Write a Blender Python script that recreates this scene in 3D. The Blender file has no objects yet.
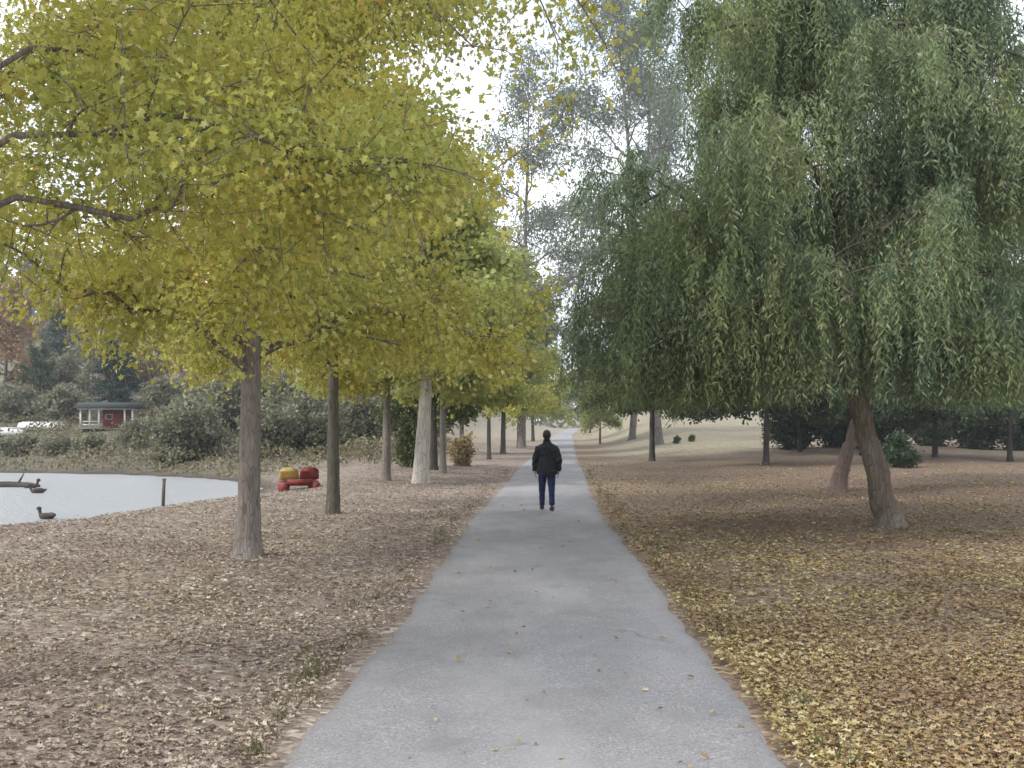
import bpy, bmesh, math, random
import numpy as np
from mathutils import Vector, Matrix

R = math.radians
rnd = random.Random(11)
scene = bpy.context.scene
col = scene.collection
CAMH = 1.7
LAKE_Z = -0.6

# ------------------------------------------------------------------ helpers
def tag(o, label=None, cat=None, group=None, kind=None):
    if label: o['label'] = label
    if cat: o['category'] = cat
    if group: o['group'] = group
    if kind: o['kind'] = kind
    return o

def empty(name, loc=(0, 0, 0), rz=0.0):
    o = bpy.data.objects.new(name, None)
    o.empty_display_size = 0.3
    col.objects.link(o)
    o.location = loc
    o.rotation_euler = (0, 0, rz)
    return o

def link(name, me, m=None, parent=None, smooth=False):
    o = bpy.data.objects.new(name, me)
    col.objects.link(o)
    if m: me.materials.append(m)
    if parent: o.parent = parent
    if smooth and len(me.polygons):
        me.polygons.foreach_set('use_smooth', np.ones(len(me.polygons), bool))
    return o

def mesh_arrays(name, verts, faces):
    """faces: list of (n,k) int arrays"""
    verts = np.asarray(verts, np.float32)
    me = bpy.data.meshes.new(name)
    me.vertices.add(len(verts))
    me.vertices.foreach_set('co', verts.ravel())
    loops, starts, totals, s = [], [], [], 0
    for f in faces:
        f = np.asarray(f, np.int32)
        if f.size == 0: continue
        n, k = f.shape
        loops.append(f.ravel())
        starts.append(s + np.arange(n) * k)
        totals.append(np.full(n, k))
        s += n * k
    loops = np.concatenate(loops).astype(np.int32)
    starts = np.concatenate(starts).astype(np.int32)
    totals = np.concatenate(totals).astype(np.int32)
    me.loops.add(len(loops)); me.loops.foreach_set('vertex_index', loops)
    me.polygons.add(len(starts))
    me.polygons.foreach_set('loop_start', starts)
    me.polygons.foreach_set('loop_total', totals)
    me.update(calc_edges=True)
    me.validate()
    return me

class MB:
    """collects pieces of ONE part and links them as one mesh"""
    def __init__(s): s.v = []; s.q = []; s.t = []; s.n = 0
    def add(s, v, quads=None, tris=None):
        v = np.asarray(v, float).reshape(-1, 3)
        if quads is not None and len(quads): s.q.append(np.asarray(quads, int) + s.n)
        if tris is not None and len(tris): s.t.append(np.asarray(tris, int) + s.n)
        s.v.append(v); s.n += len(v)
    def tube(s, pts, rad, sides=8, cap=True, lump=0.0, seed=0):
        pts = np.asarray(pts, float); rad = np.asarray(rad, float)
        n = len(pts)
        tan = np.gradient(pts, axis=0)
        tan /= np.linalg.norm(tan, axis=1)[:, None] + 1e-9
        ref = np.array([0.31, 0.95, 0.05]) if abs(tan[:, 1]).mean() < 0.8 else np.array([1.0, 0.1, 0.05])
        u = np.cross(tan, ref); u /= np.linalg.norm(u, axis=1)[:, None] + 1e-9
        w = np.cross(tan, u)
        a = np.arange(sides) * 2 * math.pi / sides
        r = np.repeat(rad[:, None], sides, 1)
        if lump:
            g = np.random.default_rng(seed)
            ph = g.uniform(0, 6.28, 3)
            r = r * (1 + lump * (np.sin(2 * a + ph[0])[None, :] * .5 + np.sin(3 * a + ph[1])[None, :] * .6)
                     + lump * .5 * g.normal(size=r.shape))
        v = pts[:, None, :] + r[:, :, None] * (np.cos(a)[None, :, None] * u[:, None, :] + np.sin(a)[None, :, None] * w[:, None, :])
        v = v.reshape(-1, 3)
        i = np.arange(n - 1)[:, None] * sides; j = np.arange(sides)[None, :]; j2 = (j + 1) % sides
        q = np.stack([i + j, i + j2, i + sides + j2, i + sides + j], -1).reshape(-1, 4)
        t = None
        if cap:
            v = np.vstack([v, pts[0], pts[-1]])
            b, e = n * sides, n * sides + 1
            k = np.arange(sides); k2 = (k + 1) % sides
            t = np.vstack([np.stack([np.full(sides, b), k2, k], 1),
                           np.stack([np.full(sides, e), (n - 1) * sides + k, (n - 1) * sides + k2], 1)])
        s.add(v, q, t)
    def box(s, c, size, rz=0.0, tilt=None):
        d = np.array([[x, y, z] for x in (-.5, .5) for y in (-.5, .5) for z in (-.5, .5)]) * np.asarray(size)
        M = Matrix.Rotation(rz, 3, 'Z')
        if tilt is not None: M = M @ tilt
        d = d @ np.array(M).T + np.asarray(c)
        s.add(d, [[0, 1, 3, 2], [4, 6, 7, 5], [0, 4, 5, 1], [2, 3, 7, 6], [0, 2, 6, 4], [1, 5, 7, 3]])
    def ball(s, c, rad, nu=14, nv=10):
        th = np.linspace(0, math.pi, nv + 1)[1:-1]; ph = np.arange(nu) * 2 * math.pi / nu
        v = np.stack([np.sin(th)[:, None] * np.cos(ph), np.sin(th)[:, None] * np.sin(ph), np.repeat(np.cos(th)[:, None], nu, 1)], -1).reshape(-1, 3)
        v = np.vstack([v, [0, 0, 1], [0, 0, -1]]) * np.asarray(rad) + np.asarray(c)
        m = nv - 1
        i = np.arange(m - 1)[:, None] * nu; j = np.arange(nu)[None, :]; j2 = (j + 1) % nu
        q = np.stack([i + j, i + nu + j, i + nu + j2, i + j2], -1).reshape(-1, 4)
        k = np.arange(nu); k2 = (k + 1) % nu
        t = np.vstack([np.stack([np.full(nu, m * nu), k, k2], 1), np.stack([np.full(nu, m * nu + 1), (m - 1) * nu + k2, (m - 1) * nu + k], 1)])
        s.add(v, q, t)
    def loft(s, rings, closed=True, cap=True):
        """rings: list of (k,3) arrays"""
        rings = np.asarray(rings, float); n, k, _ = rings.shape
        v = rings.reshape(-1, 3)
        i = np.arange(n - 1)[:, None] * k
        j = np.arange(k if closed else k - 1)[None, :]; j2 = (j + 1) % k
        q = np.stack([i + j, i + j2, i + k + j2, i + k + j], -1).reshape(-1, 4)
        t = None
        if cap and closed:
            v = np.vstack([v, rings[0].mean(0), rings[-1].mean(0)])
            a = np.arange(k); a2 = (a + 1) % k
            t = np.vstack([np.stack([np.full(k, n * k), a2, a], 1), np.stack([np.full(k, n * k + 1), (n - 1) * k + a, (n - 1) * k + a2], 1)])
        s.add(v, q, t)
    def mesh(s, name):
        f = []
        if s.q: f.append(np.vstack(s.q))
        if s.t: f.append(np.vstack(s.t))
        return mesh_arrays(name, np.vstack(s.v), f)
    def build(s, name, m, parent=None, smooth=False):
        return link(name, s.mesh(name), m, parent, smooth)

# ------------------------------------------------------------------ materials
def newmat(name):
    m = bpy.data.materials.new(name); m.use_nodes = True
    nt = m.node_tree; nt.nodes.clear()
    out = nt.nodes.new('ShaderNodeOutputMaterial')
    return m, nt, out

class G:
    """small node builder"""
    def __init__(s, nt): s.nt = nt
    def n(s, t, **kw):
        x = s.nt.nodes.new(t)
        for k, v in kw.items(): setattr(x, k, v)
        return x
    def l(s, a, b): s.nt.links.new(a, b)
    def coord(s, which='Object'): return s.n('ShaderNodeTexCoord').outputs[which]
    def mapping(s, vec, scale=(1, 1, 1), rot=(0, 0, 0)):
        m = s.n('ShaderNodeMapping'); m.inputs['Scale'].default_value = scale; m.inputs['Rotation'].default_value = rot
        s.l(vec, m.inputs['Vector']); return m.outputs[0]
    def noise(s, vec, scale, detail=4, rough=.55, dist=0.0):
        x = s.n('ShaderNodeTexNoise'); x.inputs['Scale'].default_value = scale; x.inputs['Detail'].default_value = detail
        x.inputs['Roughness'].default_value = rough; x.inputs['Distortion'].default_value = dist
        if vec is not None: s.l(vec, x.inputs['Vector'])
        return x.outputs['Fac']
    def voro(s, vec, scale, feature='F1', out='Distance', rnd_=1.0):
        x = s.n('ShaderNodeTexVoronoi', feature=feature); x.inputs['Scale'].default_value = scale
        x.inputs['Randomness'].default_value = rnd_
        s.l(vec, x.inputs['Vector']); return x.outputs[out]
    def ramp(s, fac, stops, interp='LINEAR'):
        x = s.n('ShaderNodeValToRGB'); x.color_ramp.interpolation = interp
        el = x.color_ramp.elements
        while len(el) < len(stops): el.new(0.5)
        for e, (p, c) in zip(el, stops):
            e.position = p; e.color = (c[0], c[1], c[2], 1) if not isinstance(c, (int, float)) else (c, c, c, 1)
        s.l(fac, x.inputs[0]); return x.outputs[0]
    def mix(s, fac, a, b, mode='MIX'):
        x = s.n('ShaderNodeMix', data_type='RGBA', blend_type=mode)
        for i, v in ((0, fac), (6, a), (7, b)):
            if isinstance(v, (int, float)): x.inputs[i].default_value = v
            elif isinstance(v, tuple): x.inputs[i].default_value = (*v[:3], 1)
            else: s.l(v, x.inputs[i])
        return x.outputs[2]
    def math(s, op, a, b=0.0, clamp=False):
        x = s.n('ShaderNodeMath', operation=op); x.use_clamp = clamp
        for i, v in ((0, a), (1, b)):
            if isinstance(v, (int, float)): x.inputs[i].default_value = v
            else: s.l(v, x.inputs[i])
        return x.outputs[0]
    def bump(s, h, strength, dist, normal=None):
        x = s.n('ShaderNodeBump'); x.inputs['Strength'].default_value = strength; x.inputs['Distance'].default_value = dist
        s.l(h, x.inputs['Height'])
        if normal is not None: s.l(normal, x.inputs['Normal'])
        return x.outputs[0]
    def principled(s, out, color, rough=.8, normal=None, spec=.3, **kw):
        p = s.n('ShaderNodeBsdfPrincipled')
        if isinstance(color, tuple): p.inputs['Base Color'].default_value = (*color[:3], 1)
        else: s.l(color, p.inputs['Base Color'])
        if isinstance(rough, (int, float)): p.inputs['Roughness'].default_value = rough
        else: s.l(rough, p.inputs['Roughness'])
        p.inputs['Specular IOR Level'].default_value = spec
        for k, v in kw.items(): p.inputs[k].default_value = v
        if normal is not None: s.l(normal, p.inputs['Normal'])
        s.l(p.outputs[0], out.inputs['Surface']); return p

def leaf_mat(name, stops, trans=.4, patch=None, patch_scale=.5, rough=.5, patch_amt=.6, spec=.25):
    """per-leaf colour from a palette, drifting from bough to bough"""
    m, nt, out = newmat(name); g = G(nt)
    geo = g.n('ShaderNodeNewGeometry')
    isl = geo.outputs['Random Per Island']
    oc = g.coord()
    big = g.noise(oc, patch_scale, 2, .5)
    c = g.ramp(isl, stops)
    if patch:
        f = g.math('MULTIPLY', g.math('SUBTRACT', big, .42), 4.0, True)
        f2 = g.math('MULTIPLY', f, patch_amt)
        isl2 = g.math('FRACT', g.math('MULTIPLY', isl, 37.7))
        c = g.mix(f2, c, g.ramp(isl2, patch))
    p = g.n('ShaderNodeBsdfPrincipled'); g.l(c, p.inputs['Base Color'])
    p.inputs['Roughness'].default_value = rough; p.inputs['Specular IOR Level'].default_value = spec
    if trans > 0:
        t = g.n('ShaderNodeBsdfTranslucent'); g.l(c, t.inputs['Color'])
        x = g.n('ShaderNodeMixShader'); x.inputs[0].default_value = trans
        g.l(p.outputs[0], x.inputs[1]); g.l(t.outputs[0], x.inputs[2]); g.l(x.outputs[0], out.inputs['Surface'])
    else:
        g.l(p.outputs[0], out.inputs['Surface'])
    return m

def bark_mat(name, a, b, c=None, sc=1.0, strength=.6):
    m, nt, out = newmat(name); g = G(nt)
    oc = g.coord()
    st = g.mapping(oc, (9 * sc, 9 * sc, 1.6 * sc))
    n1 = g.noise(st, 2.2, 6, .65, .4)
    n2 = g.noise(oc, 1.6, 3)
    crk = g.voro(st, 2.6, 'DISTANCE_TO_EDGE')
    colr = g.ramp(n1, [(.3, a), (.68, b)])
    colr = g.mix(g.math('MULTIPLY', g.ramp(n2, [(.45, 0.0), (.65, 1.0)]), .55), colr, c or b)
    hgt = g.math('ADD', g.math('MULTIPLY', g.math('MINIMUM', crk, .25), 2.4), g.math('MULTIPLY', n1, .6))
    colr = g.mix(g.ramp(crk, [(0.0, .55), (.09, 0.0)]), colr, (a[0] * .45, a[1] * .45, a[2] * .45))
    g.principled(out, colr, .92, g.bump(hgt, strength, .02), .15)
    return m

def plain_mat(name, c, rough=.6, var=.12, scale=6, spec=.3, bump=0.15, bscale=60):
    m, nt, out = newmat(name); g = G(nt); oc = g.coord()
    n1 = g.noise(oc, scale, 5, .6)
    d = tuple(max(0, x * (1 - var * 2)) for x in c); e = tuple(min(1, x * (1 + var)) for x in c)
    g.principled(out, g.ramp(n1, [(.3, d), (.7, e)]), rough, g.bump(g.noise(oc, bscale, 3), bump, .01), spec)
    return m

M = {}
# leaves
M['gold'] = leaf_mat('gold_leaves', [(0, (.36, .34, .07)), (.25, (.54, .50, .10)), (.5, (.64, .58, .14)), (.72, (.46, .47, .10)), (.9, (.76, .72, .32)), (.97, (.56, .38, .09)), (1, (.42, .28, .06))],
                     .46, [(0, (.26, .33, .10)), (.5, (.40, .45, .12)), (1, (.50, .51, .15))], .7, .5, .85)
M['gold_green'] = leaf_mat('yellow_green_leaves', [(0, (.32, .34, .09)), (.5, (.44, .44, .12)), (.8, (.31, .37, .11)), (1, (.52, .49, .15))],
                     .42, [(0, (.26, .32, .12)), (1, (.36, .40, .16))], .35)
M['lime'] = leaf_mat('pale_lime_leaves', [(0, (.27, .33, .11)), (.6, (.38, .42, .14)), (1, (.47, .47, .17))], .4, [(0, (.29, .32, .16)), (1, (.38, .40, .19))], .3)
M['pepper'] = leaf_mat('pepper_leaves', [(0, (.10, .165, .09)), (.5, (.185, .26, .145)), (.85, (.27, .335, .195)), (1, (.37, .385, .2))],
                       .38, [(0, (.20, .27, .11)), (.6, (.28, .34, .13)), (1, (.36, .37, .15))], .5, .42, .85, .3)
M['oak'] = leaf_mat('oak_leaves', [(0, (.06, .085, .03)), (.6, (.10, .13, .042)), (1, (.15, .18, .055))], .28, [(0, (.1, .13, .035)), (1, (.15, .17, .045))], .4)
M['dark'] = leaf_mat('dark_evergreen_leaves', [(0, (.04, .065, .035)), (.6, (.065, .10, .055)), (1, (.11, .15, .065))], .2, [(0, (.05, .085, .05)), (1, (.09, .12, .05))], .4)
M['euca'] = leaf_mat('blue_grey_leaves', [(0, (.15, .185, .13)), (.6, (.22, .26, .195)), (1, (.31, .34, .27))], .42, [(0, (.20, .24, .20)), (1, (.29, .32, .28))], .4, .35)
M['willow'] = leaf_mat('grey_green_leaves', [(0, (.15, .165, .10)), (.6, (.23, .235, .15)), (1, (.33, .31, .20))], .3, [(0, (.15, .14, .085)), (1, (.2, .19, .11))], .3)
M['rust'] = leaf_mat('rusty_leaves', [(0, (.22, .12, .055)), (.6, (.32, .19, .095)), (1, (.4, .28, .13))], .35, [(0, (.3, .2, .12)), (1, (.4, .28, .19))], .35)
M['dry'] = leaf_mat('straw_leaves', [(0, (.30, .23, .11)), (.6, (.42, .33, .16)), (1, (.55, .45, .25))], .3)
M['conifer'] = leaf_mat('conifer_needles', [(0, (.018, .042, .036)), (.6, (.03, .062, .052)), (1, (.055, .085, .06))], .12)
# litter
M['litter_right'] = leaf_mat('fallen_leaves_yellow', [(0, (.17, .10, .05)), (.25, (.31, .205, .09)), (.5, (.43, .335, .14)), (.72, (.53, .45, .21)), (.88, (.66, .60, .38)), (1, (.28, .16, .08))],
                             .12, [(0, (.15, .09, .055)), (.5, (.28, .175, .10)), (1, (.38, .26, .15))], .5, .7, .85)
M['litter_left'] = leaf_mat('fallen_leaves_tan', [(0, (.18, .13, .10)), (.3, (.31, .235, .18)), (.55, (.42, .34, .26)), (.8, (.55, .48, .37)), (.93, (.70, .65, .54)), (1, (.46, .37, .15))],
                             .12, [(0, (.21, .145, .12)), (1, (.40, .31, .26))], .5, .7, .6)
# bark
M['bark_grey'] = bark_mat('grey_brown_bark', (.13, .11, .095), (.27, .24, .215), (.31, .28, .255), 1.0, .5)
M['bark_mid'] = bark_mat('dull_olive_bark', (.07, .065, .05), (.16, .145, .115), (.18, .17, .13), 1.0, .5)
M['bark_dark'] = bark_mat('dark_bark', (.04, .035, .032), (.10, .09, .08), (.12, .11, .1))
M['bark_pepper'] = bark_mat('pepper_bark', (.11, .085, .065), (.24, .195, .15), (.28, .25, .21), .7, .9)
M['bark_pink'] = bark_mat('reddish_bark', (.11, .078, .065), (.21, .155, .132), (.24, .185, .16), .7, .9)
M['bark_white'] = bark_mat('pale_bark', (.36, .33, .28), (.62, .59, .52), (.45, .40, .33), .5, .3)
M['bark_euca'] = bark_mat('eucalyptus_bark', (.12, .105, .09), (.24, .215, .19), (.28, .25, .22), .5, .3)

# ------------------------------------------------------------------ terrain
PATH_Y = np.array([-12, 0, 5, 10, 20, 40, 70, 140, 240.])
PATH_X = np.array([-.05, .05, .125, .26, .52, 1.50, 3.1, 7.2, 15.])
PATH_W = 2.82
def _spline():
    # smooth the polyline a little
    yy = np.linspace(-12, 240, 800); xx = np.interp(yy, PATH_Y, PATH_X)
    k = 21
    p = np.pad(xx, k // 2, mode='reflect', reflect_type='odd')
    return yy, np.convolve(p, np.ones(k) / k, 'valid')
_PY, _PX = _spline()
def path_x(y): return np.interp(y, _PY, _PX)

LAKE = np.array([(-140, 2), (-60, 12), (-30, 18.5), (-18, 19.6), (-11.8, 21.2), (-10.75, 26), (-10.2, 29.5), (-9.15, 32.9), (-9.5, 38), (-11.3, 42.2), (-14.5, 46), (-20, 49.5), (-32, 53), (-60, 57), (-140, 66.)])
def lake_sdf(x, y):
    x = np.asarray(x, float); y = np.asarray(y, float)
    d = np.full(x.shape, 1e9); inside = np.zeros(x.shape, bool)
    n = len(LAKE)
    for i in range(n):
        ax, ay = LAKE[i]; bx, by = LAKE[(i + 1) % n]
        ex, ey = bx - ax, by - ay
        t = np.clip(((x - ax) * ex + (y - ay) * ey) / (ex * ex + ey * ey), 0, 1)
        d = np.minimum(d, np.hypot(x - ax - t * ex, y - ay - t * ey))
        c = ((ay > y) != (by > y)) & (x < (bx - ax) * (y - ay) / (by - ay + 1e-12) + ax)
        inside ^= c
    return np.where(inside, -d, d)
def sst(a, b, x):
    t = np.clip((x - a) / (b - a), 0, 1); return t * t * (3 - 2 * t)
def ground_z(x, y):
    x = np.asarray(x, float); y = np.asarray(y, float)
    dx = x - path_x(y)
    zc = .012 * np.maximum(0, y - 80) - .000012 * np.maximum(0, y - 80) ** 2
    zc = np.where(y > 500, zc[()] * 0 + 2.9, zc)
    right = sst(2.5, 11, dx) * (np.clip(.030 * (y - 46), 0, 5) + .12 * sst(4, 14, dx))
    left_far = sst(4, 16, -dx) * np.clip(.02 * (y - 60), 0, 4)
    d = lake_sdf(x, y)
    far = sst(36, 56, y) * sst(4, 18, -x)
    near_bank = np.minimum(0, -.6 + .12 * d)
    bank = np.where(d > 0, near_bank, -.6 + np.maximum(d * .25, -.9))
    hill = np.clip(.13 * (d - 2), 0, 1.9) + sst(12, 90, d) * 11 + sst(60, 260, d) * 16
    bank = np.where(d > 0, bank * (1 - far) + far * (-.6 + .04 + .08 * np.minimum(d, 8) + hill), bank)
    w = sst(1.6, 4.0, -dx)
    z = zc + right + left_far * (1 - far) + bank * w
    und = .045 * np.sin(x * .9 + 1.3 * np.sin(y * .37)) * np.sin(y * .61 + .8) + .03 * np.sin(x * 2.3 + y * 1.1) * np.sin(y * 1.9 - x * .7)
    return z + und * sst(1.35, 2.8, abs(dx)) * sst(-.2, 1.2, abs(d))
def gz(x, y): return float(ground_z(np.array([x]), np.array([y]))[0])

def spaced(lo, hi, c, step, grow):
    a = [c]; s = step
    while a[-1] < hi: a.append(a[-1] + s); s = min(s * grow, 60)
    b = [c]; s = step
    while b[-1] > lo: b.append(b[-1] - s); s = min(s * grow, 60)
    return np.array(sorted(set(b[1:] + a)))
gx = spaced(-650, 650, 0, .25, 1.035); gy = spaced(-60, 1500, 9, .25, 1.025)
X, Y = np.meshgrid(gx, gy)
Zg = ground_z(X.ravel(), Y.ravel())
nx, ny = len(gx), len(gy)
i = np.arange(ny - 1)[:, None] * nx; j = np.arange(nx - 1)[None, :]
gq = np.stack([i + j, i + j + 1, i + nx + j + 1, i + nx + j], -1).reshape(-1, 4)
gme = mesh_arrays('ground', np.stack([X.ravel(), Y.ravel(), Zg], 1), [gq])
# cover masks (which plant cover grows where) and one mask of painted shade
Xr, Yr = X.ravel(), Y.ravel(); DX = Xr - path_x(Yr); DL = lake_sdf(Xr, Yr)
meadow = sst(44, 60, Yr + 3 * np.sin(Xr * .4)) * sst(1.5, 6, DX) * (1 - .85 * sst(.24, .29, Xr / np.maximum(Yr, 1)) * sst(90, 70, Yr))
meadow = np.maximum(meadow, sst(85, 110, Yr) * .7)
pepper_shade = sst(15.5, 19, Yr + .5 * np.sin(Xr * 1.7)) * sst(52, 42, Yr) * sst(.9, 4.5, DX)  # shade of the pepper trees, painted as a darker reddish litter tone
brush = sst(36, 50, Yr) * sst(6, 14, -Xr)
wet = 1 - sst(.2, 1.4, DL)
rightside = sst(.3, 1.2, DX)
for nm, arr in (('meadow', meadow), ('wet', wet), ('rightside', rightside), ('brush', brush), ('pepper_shade', pepper_shade)):
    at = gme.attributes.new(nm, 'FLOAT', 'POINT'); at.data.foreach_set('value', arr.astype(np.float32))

m, nt, out = newmat('leaf_litter_ground'); g = G(nt)
oc = g.coord()
def attr(n):
    a = g.n('ShaderNodeAttribute', attribute_name=n); return a.outputs['Fac']
warp = g.n('ShaderNodeVectorMath', operation='ADD'); wn = g.n('ShaderNodeTexNoise'); wn.inputs['Scale'].default_value = 7
g.l(oc, wn.inputs['Vector']); sc_ = g.n('ShaderNodeVectorMath', operation='SCALE'); sc_.inputs['Scale'].default_value = .06
g.l(wn.outputs['Color'], sc_.inputs[0]); g.l(oc, warp.inputs[0]); g.l(sc_.outputs[0], warp.inputs[1])
vv = g.mapping(warp.outputs[0], (1, 1.25, 1))
cell = g.n('ShaderNodeTexVoronoi'); cell.inputs['Scale'].default_value = 15; g.l(vv, cell.inputs['Vector'])
cr = g.n('ShaderNodeSeparateColor'); g.l(cell.outputs['Color'], cr.inputs[0])
chips = g.voro(g.mapping(oc, (1, 1.7, 1), (0, 0, .5)), 38, 'F1', 'Color')
cs = g.n('ShaderNodeSeparateColor'); g.l(chips, cs.inputs[0])
left_c = g.ramp(cr.outputs[0], [(0, (.15, .115, .094)), (.3, (.25, .20, .165)), (.6, (.34, .28, .237)), (.82, (.42, .36, .30)), (.95, (.54, .48, .40)), (1, (.64, .58, .49))])
right_c = g.ramp(cr.outputs[0], [(0, (.11, .074, .05)), (.3, (.20, .138, .095)), (.6, (.28, .205, .14)), (.82, (.36, .28, .185)), (.95, (.46, .39, .24)), (1, (.56, .49, .31))])
mulch = g.ramp(cs.outputs[1], [(0, (.10, .074, .056)), (.5, (.21, .16, .125)), (1, (.34, .275, .225))])
base = g.mix(attr('rightside'), left_c, right_c)
big = g.noise(oc, .55, 4, .6); mid = g.noise(oc, 2.6, 4, .6)
base = g.mix(g.ramp(mid, [(.42, 0.0), (.62, .8)]), base, mulch)
base = g.mix(g.ramp(big, [(.42, 0.0), (.7, .55)]), base, (.275, .215, .175))
grass = g.ramp(g.noise(g.mapping(oc, (1, .35, 1)), 5, 5, .65), [(.3, (.19, .17, .115)), (.5, (.305, .27, .19)), (.7, (.39, .35, .26))])
mfac = g.math('MULTIPLY', attr('meadow'), g.ramp(g.noise(oc, .3, 4), [(.3, .55), (.6, 1.0)]))
base = g.mix(mfac, base, grass)
base = g.mix(g.math('MULTIPLY', attr('pepper_shade'), .8), base, g.ramp(cs.outputs[2], [(0, (.085, .055, .041)), (.5, (.165, .113, .084)), (1, (.28, .21, .155))]))  # painted tree shade mixed into the ground colour, in litter browns
brushc = g.ramp(g.noise(oc, 1.1, 6, .7), [(.3, (.10, .10, .07)), (.5, (.17, .155, .115)), (.7, (.25, .215, .175))])
base = g.mix(attr('brush'), base, brushc)
base = g.mix(attr('wet'), base, (.085, .07, .058))
h = g.math('ADD', g.math('MULTIPLY', cr.outputs[1], .5), g.math('MULTIPLY', cs.outputs[0], .35))
h = g.math('ADD', h, g.math('MULTIPLY', g.voro(vv, 15, 'DISTANCE_TO_EDGE'), 1.0))
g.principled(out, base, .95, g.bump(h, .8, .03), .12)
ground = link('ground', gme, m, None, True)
tag(ground, kind='structure')

# path
ys = np.concatenate([np.arange(-10, 30, .12), np.arange(30, 90, .6), np.arange(90, 236, 2.5)])
nc = 11
rng = np.random.default_rng(5)
def edge_noise(seed):
    g_ = np.random.default_rng(seed); n = g_.normal(size=len(ys)) ; k = np.ones(7) / 7
    n = np.convolve(n, k, 'same'); n2 = np.convolve(g_.normal(size=len(ys)), np.ones(41) / 41, 'same')
    return n * .06 + n2 * .26
el, er = edge_noise(1), edge_noise(2)
t = np.linspace(-1, 1, nc)
tx = np.sign(t) * abs(t) ** .8
px_ = path_x(ys)
half = np.where(t[None, :] < 0, (PATH_W / 2 + el)[:, None], (PATH_W / 2 + er)[:, None])
PXv = px_[:, None] + tx[None, :] * half
PYv = np.repeat(ys[:, None], nc, 1)
crown = .022 * (1 - tx[None, :] ** 2)
zmid = ground_z(px_, ys)
PZv = zmid[:, None] + .012 + crown + .00025 * np.maximum(0, PYv - 30)
PZv[:, 0] -= .05; PZv[:, -1] -= .05
pv = np.stack([PXv, PYv, PZv], -1).reshape(-1, 3)
i = np.arange(len(ys) - 1)[:, None] * nc; j = np.arange(nc - 1)[None, :]
pq = np.stack([i + j, i + j + 1, i + nc + j + 1, i + nc + j], -1).reshape(-1, 4)
pme = mesh_arrays('path', pv, [pq])
at = pme.attributes.new('edge', 'FLOAT', 'POINT'); at.data.foreach_set('value', np.repeat(abs(tx)[None, :], len(ys), 0).ravel().astype(np.float32))
m, nt, out = newmat('weathered_asphalt'); g = G(nt); oc = g.coord()
agg = g.voro(oc, 95, 'F1', 'Color'); sa = g.n('ShaderNodeSeparateColor'); g.l(agg, sa.inputs[0])
n_fine = g.noise(oc, 160, 3, .7); n_mid = g.noise(oc, 2.2, 5, .6); n_big = g.noise(g.mapping(oc, (1, .35, 1)), .8, 4, .6)
c = g.ramp(sa.outputs[0], [(0, (.185, .18, .185)), (.5, (.265, .257, .262)), (.9, (.315, .305, .308)), (1, (.42, .40, .40))])
c = g.mix(g.ramp(n_mid, [(.35, .55), (.6, 0.0)]), c, (.20, .197, .20))
c = g.mix(g.ramp(n_big, [(.45, 0.0), (.62, .55)]), c, (.355, .345, .345))
c = g.mix(g.ramp(g.noise(oc, 1.3, 3, .5, .6), [(.60, 0.0), (.66, .35)]), c, (.19, .182, .178))
crack_v = g.n('ShaderNodeVectorMath', operation='ADD'); cn = g.n('ShaderNodeTexNoise'); cn.inputs['Scale'].default_value = 3.5; cn.inputs['Detail'].default_value = 6
g.l(oc, cn.inputs['Vector']); cs2 = g.n('ShaderNodeVectorMath', operation='SCALE'); cs2.inputs['Scale'].default_value = .55
g.l(cn.outputs['Color'], cs2.inputs[0]); g.l(oc, crack_v.inputs[0]); g.l(cs2.outputs[0], crack_v.inputs[1])
ck = g.voro(g.mapping(crack_v.outputs[0], (1, .6, 1)), .55, 'DISTANCE_TO_EDGE')
ckm = g.math('MULTIPLY', g.ramp(ck, [(0, 1.0), (.006, .8), (.012, 0.0)]), g.ramp(g.noise(oc, .7, 2), [(.56, 0.0), (.68, .35)]))
c = g.mix(ckm, c, (.10, .098, .098))
ea = g.n('ShaderNodeAttribute', attribute_name='edge')
em = g.math('MULTIPLY', g.ramp(g.math('ADD', ea.outputs['Fac'], g.math('MULTIPLY', g.math('SUBTRACT', n_mid, .5), .35)), [(.82, 0.0), (1.0, 1.0)]), .75)
c = g.mix(em, c, g.ramp(g.noise(oc, 30, 4), [(.3, (.13, .105, .085)), (.7, (.24, .2, .165))]))
hh = g.math('ADD', g.math('MULTIPLY', sa.outputs[1], .6), n_fine)
hh = g.math('SUBTRACT', hh, g.math('MULTIPLY', ckm, 2.0))
g.principled(out, c, .85, g.bump(hh, .35, .006), .25)
path = link('path', pme, m, None, True); tag(path, kind='structure')

# lake
lk = np.vstack([LAKE])
cen = np.array([-60, 36.]); big_ = lk + (lk - np.array([-45, 36.])) / np.linalg.norm(lk - np.array([-45, 36.]), axis=1)[:, None] * 2.0
bm = bmesh.new(); vs = [bm.verts.new((p[0], p[1], LAKE_Z)) for p in big_]; bm.faces.new(vs)
bmesh.ops.triangulate(bm, faces=bm.faces[:])
lme = bpy.data.meshes.new('lake'); bm.to_mesh(lme); bm.free()
m, nt, out = newmat('rippled_water'); g = G(nt); oc = g.coord()
w1 = g.noise(g.mapping(oc, (1.2, 2.6, 1)), 2.4, 4, .6, .3); w2 = g.noise(g.mapping(oc, (2, 4, 1)), 9, 3)
hh = g.math('ADD', w1, g.math('MULTIPLY', w2, .3))
g.principled(out, (.10, .12, .13), .3, g.bump(hh, 1.0, .9), .5, IOR=7.0)
lake = link('lake', lme, m); tag(lake, kind='structure')
if lme.polygons[0].normal.z < 0: lme.flip_normals()

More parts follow.
